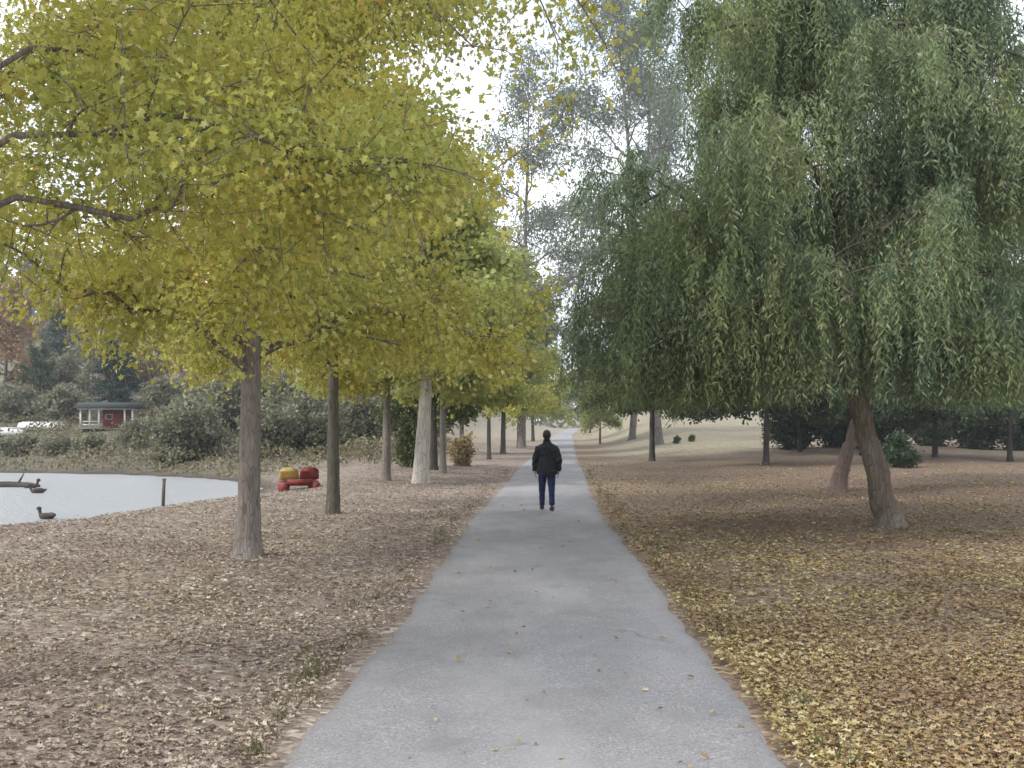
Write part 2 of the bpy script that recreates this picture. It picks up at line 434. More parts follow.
# ------------------------------------------------------------------ leaves and trees
LEAF6 = (np.array([[0, 0, 0], [.32, -.5, .12], [.72, -.36, .09], [1, 0, -.08], [.72, .36, .09], [.32, .5, .12]]), [np.array([[0, 3, 2, 1], [0, 5, 4, 3]])])
DIAM = (np.array([[0, 0, 0], [.45, -.5, .1], [1, 0, 0], [.45, .5, .1]]), [np.array([[0, 2, 1], [0, 3, 2]])])
LOBED = (np.array([[0, 0, 0], [.04, -.42, .10], [.34, -.22, .05], [.52, -.5, .13], [.68, -.16, .03], [1, 0, -.1],
                   [.68, .16, .03], [.52, .5, .13], [.34, .22, .05], [.04, .42, .10]]),
         [np.array([[0, 5, 4, 3, 2, 1], [0, 9, 8, 7, 6, 5]])])
def norm(a): return a / (np.linalg.norm(a, axis=-1, keepdims=True) + 1e-9)
def leaf_mesh(name, tmpl, c, axis, nor, L, W):
    T, F = tmpl; n = len(c); k = len(T)
    axis = norm(axis); side = norm(np.cross(nor, axis)); nor = np.cross(axis, side)
    v = (c[:, None, :] + T[None, :, 0, None] * (L[:, None, None] * axis[:, None, :])
         + T[None, :, 1, None] * (W[:, None, None] * side[:, None, :]) + T[None, :, 2, None] * (L[:, None, None] * nor[:, None, :]))
    off = (np.arange(n) * k)[:, None, None]
    return mesh_arrays(name, v.reshape(-1, 3), [(f[None] + off).reshape(-1, f.shape[1]) for f in F])

def bez(a, b, c, n):
    t = np.linspace(0, 1, n)[:, None]; return (1 - t) ** 2 * a + 2 * t * (1 - t) * b + t * t * c

def broad_tree(seed, H, fork, tr, crown, n_limbs=14, subs=7, twigs=5, leaves=26, leaf=.09, tmpl=LEAF6, lean=(0, 0), droop=.15,
               low=-.15, spread=.10, aspect=.75, asym=None, sides=10, flare=1.5, keep=None, twig_len=.55, zmin=None, thick=.55):
    """skeleton grown inside an uneven envelope; returns (wood MB, leaf mesh)"""
    g_ = np.random.default_rng(seed)
    rx, ry = crown
    zf = zmin if callable(zmin) else (lambda p: zmin)
    mb = MB()
    n = 12; tt = np.linspace(0, 1, n)
    wig = np.stack([np.sin(tt * 5 + seed) * .05, np.cos(tt * 4 + seed) * .05, tt * 0], 1) * H * .14
    trunk = np.stack([lean[0] * tt, lean[1] * tt, tt * H * .88 - .12 * (tt == 0)], 1) + wig * tt[:, None]
    trad = tr * (1 - .86 * tt ** 1.1) * (1 + (flare - 1) * np.exp(-tt * H * .88 / .22))
    # finer base
    fine = np.linspace(0, 1, 34); fine = fine ** 1.6
    tp = np.stack([np.interp(fine, tt, trunk[:, k]) for k in range(3)], 1); trd = tr * (1 - .86 * fine ** 1.1) * (1 + (flare - 1) * np.exp(-fine * H * .88 / .22))
    mb.tube(tp, trd, sides, lump=.05, seed=seed)
    pts, dirs = [], []
    fk = fork / (H * .88)
    az = g_.uniform(0, 6.28)
    for i in range(n_limbs):
        f = (i + .5) / n_limbs
        s = fk + (1 - fk) * f ** 1.1 * .97
        p0 = np.array([np.interp(s, tt, trunk[:, k]) for k in range(3)])
        r0 = np.interp(s, tt, trad)
        az += 2.4 + g_.normal() * .35
        el = low + (1.25 - low) * f ** 1.2 + g_.normal() * .12
        d = np.array([math.cos(az) * math.cos(el), math.sin(az) * math.cos(el), math.sin(el)])
        zz = max(.25, 1 - abs(f - .3) * .75)
        ext = np.array([rx * zz, ry * zz, H * .34])
        L = 1 / math.sqrt(sum((d[k] / ext[k]) ** 2 for k in range(3))) * g_.uniform(.72, 1.08)
        if asym is not None: L *= 1 + max(-.6, float(np.dot(d[:2], asym)))
        end = p0 + d * L; 
        ctrl = p0 + d * L * .45 + np.array([0, 0, L * .22])
        end[2] -= droop * L * .5
        if zmin is not None: end[2] = max(end[2], zf(end) + .25 + .2 * g_.uniform())
        limb = bez(p0, ctrl, end, 9)
        limb[1:-1] += g_.normal(size=(7, 3)) * .035 * L
        lr = r0 * thick * (1 - .9 * np.linspace(0, 1, 9)) + .006
        mb.tube(limb, lr, 6, lump=.04, seed=seed + i)
        for k in range(subs):
            u = .22 + .78 * (k + g_.uniform(.1, .9)) / subs
            b0 = np.array([np.interp(u * 8, np.arange(9), limb[:, q]) for q in range(3)])
            tdir = norm(limb[min(8, int(u * 8) + 1)] - limb[max(0, int(u * 8) - 1)])
            bd = norm(tdir * .7 + g_.normal(size=3) * .75 + np.array([0, 0, .12]))
            bl = L * g_.uniform(.22, .45) * (1.1 - .45 * u)
            b1 = b0 + bd * bl - np.array([0, 0, droop * bl * .4])
            if zmin is not None and b1[2] < zf(b1) + .1: b1[2] = zf(b1) + .1 + .15 * g_.uniform()
            sb = bez(b0, b0 + bd * bl * .5 + np.array([0, 0, bl * .1]), b1, 5)
            mb.tube(sb, np.interp(u * 8, np.arange(9), lr) * .5 * np.linspace(1, .25, 5) + .003, 4, False)
            for q in range(twigs):
                w = (q + g_.uniform(.2, 1)) / twigs
                t0 = np.array([np.interp(w * 4, np.arange(5), sb[:, a]) for a in range(3)])
                td = norm(bd * .5 + g_.normal(size=3) * .8 + np.array([0, 0, -droop]))
                tl = twig_len * g_.uniform(.5, 1.3)
                t1 = t0 + td * tl
                if zmin is not None and t1[2] < zf(t1) - .55: continue
                mb.tube(np.stack([t0, (t0 + t1) / 2 + g_.normal(size=3) * .03, t1]), [.006, .004, .002], 3, False)
                nl = int(leaves * g_.uniform(.6, 1.4))
                a = g_.uniform(.05, 1.05, nl)[:, None]
                pts.append(t0 + (t1 - t0) * a + g_.normal(size=(nl, 3)) * spread)
                dirs.append(np.repeat(td[None], nl, 0))
    P = np.concatenate(pts); D = np.concatenate(dirs)
    if keep is not None:
        k = keep(P); P, D = P[k], D[k]
    n = len(P)
    ax = norm(D * .5 + g_.normal(size=(n, 3)) * .6 + np.array([0, 0, -.45]))
    nor = norm(g_.normal(size=(n, 3)) * .7 + np.array([0, 0, .7]))
    Ls = leaf * g_.uniform(.65, 1.25, n)
    return mb, leaf_mesh('crown', tmpl, P, ax, nor, Ls, Ls * aspect * g_.uniform(.8, 1.15, n))

def pepper_tree(seed, trunk_pts, trunk_r, limbs, strands=2400, window=None, leaflet=.13, spread=1.0, min_z=1.7, sides=14, maxlen=1.9):
    """leaning trunk, arching limbs and hanging strands of narrow leaflets. limbs: list of (trunk param, end point)"""
    g_ = np.random.default_rng(seed); mb = MB()
    tp0 = np.asarray(trunk_pts, float); n0 = len(tp0)
    f = np.linspace(0, n0 - 1, 40)
    tp = np.stack([np.interp(f, np.arange(n0), tp0[:, k]) for k in range(3)], 1)
    k = np.ones(5) / 5
    for q in range(3): tp[2:-2, q] = np.convolve(tp[:, q], k, 'valid')
    tp += g_.normal(size=tp.shape) * .018 * trunk_r / .2
    s = np.linspace(0, 1, 40)
    rad = trunk_r * (1 - .72 * s) * (1 + .75 * np.exp(-s * 16))
    mb.tube(tp, rad, sides, lump=.07, seed=seed)
    carriers = []
    for (ts, end) in limbs:
        p0 = np.array([np.interp(ts * 39, np.arange(40), tp[:, q]) for q in range(3)]); r0 = np.interp(ts, s, rad)
        end = np.asarray(end, float); L = np.linalg.norm(end - p0)
        limb = bez(p0, (p0 + end) / 2 + np.array([0, 0, L * .28]), end, 12)
        limb[1:-1] += g_.normal(size=(10, 3)) * .03 * L
        lr = np.linspace(r0 * .62, .018, 12)
        mb.tube(limb, lr, 7, lump=.05, seed=seed + 3)
        for b in range(11):
            u = .25 + .75 * (b + g_.uniform()) / 11
            b0 = np.array([np.interp(u * 11, np.arange(12), limb[:, q]) for q in range(3)])
            bd = norm(norm(end - p0) * .55 + g_.normal(size=3) * np.array([.8, .8, .35]) + np.array([0, 0, .35]))
            bl = L * g_.uniform(.2, .42)
            sb = bez(b0, b0 + bd * bl * .6 + np.array([0, 0, bl * .15]), b0 + bd * bl - np.array([0, 0, bl * .15]), 7)
            mb.tube(sb, np.linspace(max(.01, np.interp(u * 11, np.arange(12), lr) * .5), .005, 7), 4, False)
            carriers.append(sb)
            for c in range(3):
                v = g_.uniform(.3, 1); c0 = sb[int(v * 6)]
                cd = norm(bd * .5 + g_.normal(size=3) * np.array([.8, .8, .4]) + np.array([0, 0, .1])); cl = bl * g_.uniform(.3, .6)
                sc = bez(c0, c0 + cd * cl * .6 + np.array([0, 0, cl * .1]), c0 + cd * cl - np.array([0, 0, cl * .25]), 5)
                mb.tube(sc, np.linspace(.007, .003, 5), 3, False)
                carriers.append(sc)
    P, A = [], []
    for k in range(strands):
        sb = carriers[g_.integers(len(carriers))]
        i = g_.uniform(.15, 1) * (len(sb) - 1)
        p0 = np.array([np.interp(i, np.arange(len(sb)), sb[:, q]) for q in range(3)]) + g_.normal(size=3) * .06
        if window is not None and window(p0, g_): continue
        out = norm(sb[-1] - sb[0]) * np.array([1, 1, 0]) + g_.normal(size=3) * np.array([.45, .45, 0])
        L = min(g_.gamma(3.0, .30) + .25, maxlen)
        L = min(L, max(.2, p0[2] - min_z))
        m = max(6, int(L / .038))
        t = np.linspace(0, 1, m)[:, None]
        st = p0 + out * (.30 * spread * (1 - (1 - t) ** 2)) + np.array([0, 0, -1]) * (L * (t ** 1.25)) + np.array([0, 0, .10]) * np.sin(t * 2.2)
        if k % 3 == 0: mb.tube(st[::max(1, m // 4)], np.full(len(st[::max(1, m // 4)]), .0025), 3, False)
        P.append(st + g_.normal(size=st.shape) * .022)
        sw = np.where(np.arange(m) % 2 == 0, 1, -1)[:, None]
        sd = norm(np.cross(out, [0, 0, 1.0]))
        A.append(np.array([0, 0, -1.0]) * .8 + sd * sw * .55 + out * .12 + g_.normal(size=st.shape) * .28)
    P = np.concatenate(P); A = norm(np.concatenate(A)); n = len(P)
    nor = norm(g_.normal(size=(n, 3)) + np.array([0, 0, .3]))
    Ls = leaflet * g_.uniform(.6, 1.25, n)
    return mb, leaf_mesh('crown', DIAM, P, A, nor, Ls, Ls * .24)

def plant(name, wood, leaves, bark, lm, loc, label, cat, group=None, rz=0.0, wood_name='trunk', leaf_name='crown', scale=1.0):
    root = empty(name, loc, rz)
    tag(root, label, cat, group)
    if wood is not None: wood.build(wood_name, bark, root, True)
    lo = link(leaf_name, leaves, lm, root)
    root.scale = (scale,) * 3
    return root
def dup(root, loc, rz, label, scale=1.0, group=None):
    r = root.copy(); col.objects.link(r); r.location = loc; r.rotation_euler = (0, 0, rz)
    r.scale = scale if isinstance(scale, tuple) else (scale,) * 3
    r['label'] = label
    if group: r['group'] = group
    for ch in list(root.children):
        c = ch.copy(); col.objects.link(c); c.parent = r
    return r
def at(px, Y, z=None):
    """a spot on the ground on the sight line through picture column px, Y metres away"""
    x = (px - 512) / 1000 * Y
    return (x, Y, gz(x, Y) if z is None else z)

ROW = 'golden trees in a row along the left of the path'
def above(z0):
    return lambda P: P[:, 2] > z0 + .22 * np.sin(P[:, 0] * 1.9 + 2 * np.sin(P[:, 1] * 1.3)) + .12 * np.sin(P[:, 1] * 3.1 + P[:, 0] * 2.2)
def dome(p): return 2.62 + 1.0 * np.maximum(0, -p[..., 0] - 1.5)
def above_dome(P): return P[:, 2] > dome(P) - .62 + .22 * np.sin(P[:, 0] * 1.9 + 2 * np.sin(P[:, 1] * 1.3)) + .12 * np.sin(P[:, 1] * 3.1 + P[:, 0] * 2.2)
# nearest: trunk just outside the frame, boughs reaching in overhead
w, l = broad_tree(6, 10.0, 2.95, .12, (4.1, 4.1), 28, 10, 8, 46, .058, LOBED, (.15, .1), .30, -.05, .13, .9, asym=(.11, .0), thick=.22, keep=above(2.8), zmin=3.05)
plant('golden_tree', w, l, M['bark_grey'], M['gold'], at(-58, 6.4), 'nearest golden tree of the row, boughs overhead and trunk outside the frame', 'tree', ROW)
w, l = broad_tree(8, 10.8, 2.3, .15, (4.25, 4.25), 30, 11, 8, 52, .075, LOBED, (.12, .25), .22, .12, .14, .9, keep=above_dome, zmin=dome, twig_len=.7, thick=.42, flare=1.8)
plant('golden_tree', w, l, M['bark_grey'], M['gold'], at(248, 12.9), 'golden tree with thick grey trunk in the leaf litter, nearest trunk in view', 'tree', ROW, 0.0)
w, l = broad_tree(15, 11.6, 2.6, .125, (4.3, 4.3), 22, 9, 8, 44, .095, LEAF6, (.1, .1), .18, -.06, .17, .8, keep=above(2.5), zmin=2.75)
t2 = plant('golden_tree', w, l, M['bark_mid'], M['gold'], at(333, 19.6), 'golden tree with slim dark olive trunk beside the pedal boat', 'tree', ROW, 1.0)
w, l = broad_tree(22, 11.5, 2.7, .14, (3.9, 3.9), 18, 8, 6, 32, .16, LEAF6, (.2, .0), .2, -.05, .19, .8, keep=above(2.8), zmin=2.8)
t3 = plant('golden_tree', w, l, M['bark_grey'], M['gold_green'], at(386, 31.5), 'yellow green tree with straight pale grey trunk left of the white trunk', 'tree', ROW, 0.0)
w, l = broad_tree(27, 9.0, 3.0, .26, (3.2, 3.2), 14, 7, 6, 28, .17, LEAF6, (.5, .1), .2, .0, .18, .8, flare=1.25, keep=above(3.0), zmin=3.0)
plant('golden_tree', w, l, M['bark_white'], M['gold_green'], at(420, 30.5), 'tree with thick leaning white trunk in the row', 'tree', ROW, 0.0)
dup(t3, at(443, 37.0), 2.2, 'yellow green tree with slim trunk just right of the white trunk', .95)
w, l = broad_tree(31, 9.0, 2.2, .16, (3.0, 3.0), 16, 7, 6, 26, .17, LEAF6, (0, .1), .12, .0, .17, .8)
plant('shade_tree', w, l, M['bark_dark'], M['oak'], at(434, 41), 'dark green tree with blackish trunk behind the white trunk', 'tree', None, 0.7)
dup(t2, at(489, 54), 1.9, 'golden tree by the path beyond the straw coloured bush', .95)
w, l = broad_tree(44, 10.5, 2.3, .15, (3.9, 3.9), 16, 7, 6, 26, .24, DIAM, (.1, .0), .1, -.05, .22, .8)
lime = plant('lime_tree', w, l, M['bark_mid'], M['lime'], at(503, 66), 'pale lime green tree nearest the path on its far left stretch', 'tree', None, 0.3, scale=1.15)
dup(t3, at(462, 64), 3.3, 'yellow green tree set back left of the path far along the row', 1.1)
dup(lime, at(519, 84), 1.4, 'pale lime green tree second from front on the far left stretch of path', 1.3)
dup(lime, at(533, 106), 2.6, 'pale lime green tree where the path fades out, left side', 1.2)
dup(lime, at(600, 92), 0.9, 'small lime green tree at the right edge of the path far away', .7)

# ---- right of the path: pepper trees
bx, by, bz = at(890, 16.7)
def Pp(px, y, Y): return ((px - 512) / 1000 * Y - bx, Y - by, CAMH + (428 - y) / 1000 * Y - bz)
tr = [(0, 0, -.15), Pp(884, 500, 16.7), Pp(868, 440, 16.75), Pp(852, 375, 16.8), Pp(846, 310, 16.9), Pp(838, 240, 17.0), Pp(834, 170, 17.0), Pp(842, 100, 17.1), Pp(850, 30, 17.1)]
limbs = [(.50, Pp(690, 235, 15.8)), (.55, Pp(930, 215, 14.6)), (.6, Pp(640, 205, 18.5)), (.62, Pp(1010, 200, 17.5)), (.66, Pp(760, 170, 13.6)), (.7, Pp(720, 110, 17.2)),
         (.72, Pp(1080, 150, 19)), (.78, Pp(900, 60, 14.4)), (.8, Pp(740, 40, 18.6)), (.85, Pp(960, 40, 19)), (.92, Pp(800, -20, 16)), (.96, Pp(880, -60, 17.6)),
         (.58, Pp(840, 200, 20.5)), (.68, Pp(1000, 110, 15.5)), (.75, Pp(810, 90, 20.6)), (.53, Pp(780, 270, 19.8)),
         (.47, Pp(628, 320, 17.2)), (.49, Pp(668, 330, 15.2)), (.46, Pp(735, 320, 14.2)), (.5, Pp(990, 320, 15.2)), (.48, Pp(1050, 330, 17)), (.47, Pp(930, 320, 19.5)), (.5, Pp(840, 300, 13.4)),
         (.46, Pp(690, 335, 19.8)), (.52, Pp(620, 270, 18)), (.9, Pp(980, -30, 16)), (.86, Pp(720, -30, 17)), (.8, Pp(1060, 60, 17)), (.84, Pp(1010, -30, 18.5)), (.76, Pp(1090, 70, 16)), (.7, Pp(1100, 200, 15)), (.88, Pp(700, 30, 15.5)), (.46, Pp(606, 345, 18.5)), (.45, Pp(640, 365, 16.6)), (.46, Pp(960, 345, 14.6)), (.46, Pp(1020, 370, 18)), (.47, Pp(1090, 320, 15.5)), (.45, Pp(700, 365, 16.5))]
TRK = np.array(tr, float)
def window(p, g_):
    # the crown is thin on the near side of the trunk, so that the trunk shows through
    k = np.interp(p[2], TRK[:, 2], TRK[:, 0])
    return p[1] < .5 and 2.0 < p[2] < 7.4 and abs(p[0] - k + .1 * math.sin(p[2] * 2)) < .62 and g_.uniform() < .62
w, l = pepper_tree(5, tr, .21, limbs, 13500, window, .115, 1.0, 1.95, maxlen=1.9)
plant('pepper_tree', w, l, M['bark_pepper'], M['pepper'], (bx, by, bz), 'large weeping pepper tree with leaning tan trunk, right of the path', 'tree')
bx, by, bz = at(836, 27)
tr = [(0, 0, -.15), Pp(845, 460, 27), Pp(856, 425, 27), Pp(868, 385, 27), Pp(884, 340, 27), Pp(900, 290, 27.2), Pp(915, 230, 27.4)]
limbs = [(.5, Pp(800, 300, 25)), (.55, Pp(1000, 300, 27)), (.62, Pp(960, 260, 24)), (.7, Pp(820, 220, 28)), (.8, Pp(1040, 220, 28)), (.9, Pp(900, 170, 26)), (.95, Pp(960, 160, 29)), (.6, Pp(880, 280, 31)), (.66, Pp(740, 250, 28.5))]
w, l = pepper_tree(9, tr, .20, limbs, 5200, None, .17, 1.2, 1.9, maxlen=2.4)
plant('pepper_tree', w, l, M['bark_pink'], M['pepper'], (bx, by, bz), 'weeping pepper tree with reddish brown trunk leaning right, behind the large tan trunk', 'tree')

# oaks and evergreens behind
w, l = broad_tree(52, 11.5, 2.5, .15, (4.3, 4.3), 24, 8, 7, 38, .15, LEAF6, (.0, .1), .2, -.25, .18, .8, zmin=2.5, keep=above(2.2))
oak = plant('oak_tree', w, l, M['bark_dark'], M['oak'], at(652, 50), 'round dark green oak with thin trunk beside the dry meadow', 'tree')
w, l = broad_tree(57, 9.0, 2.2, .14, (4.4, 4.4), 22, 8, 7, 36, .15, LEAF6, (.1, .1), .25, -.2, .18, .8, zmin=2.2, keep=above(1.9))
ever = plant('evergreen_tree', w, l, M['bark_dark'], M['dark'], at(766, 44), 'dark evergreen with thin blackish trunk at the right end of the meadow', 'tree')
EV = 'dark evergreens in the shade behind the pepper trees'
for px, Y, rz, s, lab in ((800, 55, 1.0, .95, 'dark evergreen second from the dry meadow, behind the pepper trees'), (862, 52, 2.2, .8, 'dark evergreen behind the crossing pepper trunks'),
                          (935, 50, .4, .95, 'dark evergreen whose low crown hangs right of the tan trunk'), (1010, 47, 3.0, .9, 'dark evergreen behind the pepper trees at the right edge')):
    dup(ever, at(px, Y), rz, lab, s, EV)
dup(oak, at(590, 150), 5.0, 'distant oak closing the view at the end of the path', 1.0)
# eucalyptus
w, l = broad_tree(66, 27, 8, .23, (7.6, 7.6), 23, 9, 6, 18, .26, LEAF6, (-2.6, 0), .45, -.1, .30, .32, twig_len=1.1)
plant('eucalyptus_tree', w, l, M['bark_euca'], M['euca'], at(660, 72), 'tall airy blue grey eucalyptus rising above the oak', 'tree', None, 0.0, scale=1.25)
dup([o for o in bpy.data.objects if o.name == 'eucalyptus_tree'][0], at(632, 88), 2.1, 'second airy blue grey eucalyptus, lower and left of the tall one', 1.3)
w, l = broad_tree(67, 24, 7, .22, (5.4, 5.4), 18, 8, 6, 16, .26, LEAF6, (.5, 0), .45, -.1, .30, .32, twig_len=1.1)
plant('eucalyptus_tree', w, l, M['bark_euca'], M['euca'], at(522, 82), 'thin tall eucalyptus rising above the pale trees left of the path', 'tree', None, 0.8, scale=1.35)

# shrubs
def shrub(seed, H, r, leaf=.12, n=16, leaves=24, tmpl=LEAF6, aspect=.7):
    g_ = np.random.default_rng(seed); mb = MB(); P, D = [], []
    for i in range(n):
        az = g_.uniform(0, 6.28); el = g_.uniform(.35, 1.45); L = g_.uniform(.7, 1.05)
        d = np.array([math.cos(az) * math.cos(el) * r, math.sin(az) * math.cos(el) * r, math.sin(el) * H]) * L
        st = bez(np.array([d[0] * .1, d[1] * .1, -.05]), np.array([d[0] * .35, d[1] * .35, d[2] * .7]), d, 7)
        mb.tube(st, np.linspace(.03, .006, 7) * min(1, H / 1.5), 5, False)
        for k in range(9):
            u = .2 + .8 * g_.uniform(); b0 = st[int(u * 6)]
            td = norm(norm(d) * .5 + g_.normal(size=3) * .8); tl = .30 * H * g_.uniform(.4, 1)
            mb.tube(np.stack([b0, b0 + td * tl]), [.006, .002], 3, False)
            nl = int(leaves * g_.uniform(.6, 1.4)); a = g_.uniform(0, 1.1, nl)[:, None]
            P.append(b0 + td * tl * a + g_.normal(size=(nl, 3)) * .075 * H ** .7); D.append(np.repeat(td[None], nl, 0))
    P = np.concatenate(P); D = np.concatenate(D); P[:, 2] = np.maximum(P[:, 2], .02); n_ = len(P)
    ax = norm(D * .6 + g_.normal(size=(n_, 3)) * .6); nor = norm(g_.normal(size=(n_, 3)) * .7 + np.array([0, 0, .6]))
    Ls = leaf * g_.uniform(.6, 1.3, n_)
    return mb, leaf_mesh('foliage', tmpl, P, ax, nor, Ls, Ls * aspect)
def bush(name, seed, H, r, lm, loc, label, leaf=.12, group=None, cat='bush', n=16, leaves=24, bark='bark_dark', rz=0):
    w, l = shrub(seed, H, r, leaf, n, leaves)
    return plant(name, w, l, M[bark], M[lm], loc, label, cat, group, rz, 'stems', 'foliage')
straw = bush('straw_bush', 71, 1.3, .75, 'dry', at(463, 45), 'small straw coloured bush beyond the row of trunks', .14)
bush('dark_bush', 72, 2.4, 1.1, 'oak', at(410, 43), 'dark bush in the gap left of the white trunk', .16)
bush('dark_bush', 73, 1.5, .9, 'dark', at(900, 40), 'low dark bush in shade right of the crossing pepper trunks', .13)
mb_ = bush('meadow_bush', 74, .85, .5, 'oak', at(677, 70), 'left one of two small dark bushes on the dry meadow', .10)
mb_.scale = (.62, .62, .6)
dup(mb_, at(692, 70), 1.7, 'right one of two small dark bushes on the dry meadow', (.7, .55, .52))
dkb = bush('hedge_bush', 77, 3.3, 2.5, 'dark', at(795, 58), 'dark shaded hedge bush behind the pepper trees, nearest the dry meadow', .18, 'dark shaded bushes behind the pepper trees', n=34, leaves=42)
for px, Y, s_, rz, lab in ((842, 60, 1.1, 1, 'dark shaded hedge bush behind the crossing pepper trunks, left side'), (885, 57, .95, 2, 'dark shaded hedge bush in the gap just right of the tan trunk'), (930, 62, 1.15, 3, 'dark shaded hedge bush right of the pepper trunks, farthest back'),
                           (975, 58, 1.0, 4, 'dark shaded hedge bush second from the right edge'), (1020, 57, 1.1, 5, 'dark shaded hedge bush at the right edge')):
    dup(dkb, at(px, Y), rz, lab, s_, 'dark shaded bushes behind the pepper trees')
WI = 'grey green willow bushes along the far shore'
wil = bush('willow_bush', 75, 3.4, 2.6, 'willow', at(190, 53), 'big grey green willow bush on the far shore right of the red boathouse', .22, WI, n=26, leaves=34, bark='bark_mid')
for px, Y, s, rz, lab in ((268, 52, .85, 1.0, 'grey green willow bush seen between the two nearest trunks, left one'), (310, 54, .95, 2.0, 'grey green willow bush seen right above the pedal boat'),
                          (362, 58, 1.0, 3.1, 'grey green willow bush between the olive trunk and the pale grey trunk'), (135, 57, .5, 4.0, 'low willow bush in front of the red boathouse, right end'),
                          (228, 60, 1.1, 4.4, 'grey green willow bush behind the nearest trunk')):
    dup(wil, at(px, Y), rz, lab, s, WI)
lowb = bush('shore_bush', 76, 1.15, 1.5, 'willow', at(92, 55.2), 'low grey shore bush in front of the red boathouse, left end', .17, 'low bushes at the water edge of the far shore', n=20, leaves=26)
for px, Y, s, rz, lab in ((20, 57, .95, 1, 'low shore bush at the far left edge of the lake'), (58, 56.5, .8, 2, 'low shore bush between the rowing boats and the lake'), (165, 51.5, .8, 3, 'low shore bush at the foot of the big willow')):
    dup(lowb, at(px, Y), rz, lab, s, 'low bushes at the water edge of the far shore')

# far bank trees
w, l = broad_tree(81, 10, 2.0, .2, (4.2, 4.2), 14, 6, 5, 20, .27, DIAM, (.1, .1), .2, -.2, .2, .8)
farr = plant('autumn_tree', w, l, M['bark_mid'], M['rust'], at(5, 82), 'rusty pink autumn tree across the lake at the left edge', 'tree', None, 0.4, scale=.95)
for px, Y, s, rz, lab in ((205, 84, .72, 1.4, 'faded rusty tree across the lake above the big willow'), (150, 92, .85, 2.4, 'rusty autumn tree behind the red boathouse'), (255, 88, .8, 3.4, 'rusty autumn tree across the lake behind the nearest trunk')):
    dup(farr, at(px, Y), rz, lab, s, 'rusty autumn trees across the lake')
w, l = broad_tree(84, 9, 1.2, .2, (3.6, 3.6), 14, 6, 5, 22, .27, DIAM, (.1, .1), .2, -.3, .2, .8)
farg = plant('round_tree', w, l, M['bark_dark'], M['dark'], at(40, 78), 'small round dark green tree above the white rowing boats', 'tree', None, 0.4, scale=.55)
w, l = broad_tree(85, 12, 2.0, .25, (4.6, 4.6), 15, 6, 5, 22, .3, DIAM, (.1, .1), .2, -.2, .25, .8)
hill = plant('hillside_tree', w, l, M['bark_mid'], M['willow'], at(30, 118), 'grey green tree on the hillside beyond the rusty tree at left', 'tree', 'grey green trees on the hillside across the lake', 0.4)
for k, (px, Y, s, rz, lab) in enumerate(((95, 112, .95, 1.1, 'grey green hillside tree above the conifers by the boathouse'), (175, 115, 1.0, 2.2, 'grey green hillside tree high above the big willow'),
                                   
                                   (-5, 160, 1.4, 1.9, 'tall grey green tree on top of the hill at left'), (88, 90, .62, 3.9, 'small grey green tree just behind the boathouse, left of the conifer pair'), (62, 132, 1.0, 4.9, 'grey green tree on the slope behind the tall dark conifer'))):
    dup(hill, at(px, Y), rz, lab, s, 'grey green trees on the hillside across the lake')
br_ = bush('hill_bush', 78, 2.6, 2.6, 'willow', at(70, 70), 'grey green bush on the slope just left of the boathouse', .24, 'grey green bushes on the slope across the lake', n=22, leaves=30, bark='bark_mid')
for px, Y, s_, rz, lab in ((15, 72, 1.0, 1, 'grey green slope bush behind the rowing boats, left end'), (165, 74, 1.1, 2, 'grey green slope bush just right of the boathouse'), (208, 70, 1.15, 3, 'grey green slope bush behind the big willow bush'),
                           (275, 72, 1.2, 4, 'grey green slope bush in the gap right of the nearest trunk'), (330, 74, 1.2, 5, 'grey green slope bush behind the slim olive trunk'), (385, 76, 1.2, .6, 'grey green slope bush behind the pale grey trunk'),
                           (50, 92, 1.5, 1.6, 'grey green slope bush uphill from the rowing boats'), (130, 96, 1.5, 2.6, 'grey green slope bush uphill from the boathouse'), (230, 98, 1.6, 3.6, 'grey green slope bush uphill behind the nearest trunk'), (430, 90, 1.3, 3.6, 'grey green bush far behind the dark trunk of the row')):
    dup(br_, at(px, Y), rz, lab, s_, 'grey green bushes on the slope across the lake')
def conifer(seed, H, r):
    g_ = np.random.default_rng(seed); mb = MB()
    mb.tube([(0, 0, -.1), (0, 0, H * .5), (0.02, 0, H)], [.16, .09, .01], 7)
    P, D = [], []
    z = .5; 
    while z < H * .98:
        f = 1 - z / H; nb = int(6 + 4 * f)
        for k in range(nb):
            az = g_.uniform(0, 6.28); L = r * (f ** .85) * g_.uniform(.75, 1.1) + .12
            d = np.array([math.cos(az), math.sin(az), -.18]); p0 = np.array([0, 0, z])
            mb.tube(np.stack([p0, p0 + d * L]), [.02, .005], 3, False)
            n = int(14 + 34 * L); a = g_.uniform(.1, 1.05, n)[:, None]
            P.append(p0 + d * L * a + g_.normal(size=(n, 3)) * np.array([.12, .12, .07]) * (1.1)); D.append(np.repeat(d[None], n, 0))
        z += .30 + .2 * f
    P = np.concatenate(P); D = np.concatenate(D); n = len(P)
    ax = norm(D + g_.normal(size=(n, 3)) * .45 + np.array([0, 0, -.2])); Ls = .30 * g_.uniform(.6, 1.2, n)
    return mb, leaf_mesh('crown', DIAM, P, ax, norm(g_.normal(size=(n, 3)) + np.array([0, 0, .8])), Ls, Ls * .35)
w, l = conifer(90, 6.5, 1.6)
con = plant('conifer_tree', w, l, M['bark_dark'], M['conifer'], at(110, 76), 'dark conifer behind the red boathouse, left of a pair', 'tree', 'dark conifers across the lake')
dup(con, at(126, 75), 1.2, 'dark conifer behind the red boathouse, right of a pair', .95)
dup(con, at(60, 98), 2.2, 'tall dark conifer on the hillside above the round green tree', 1.25)

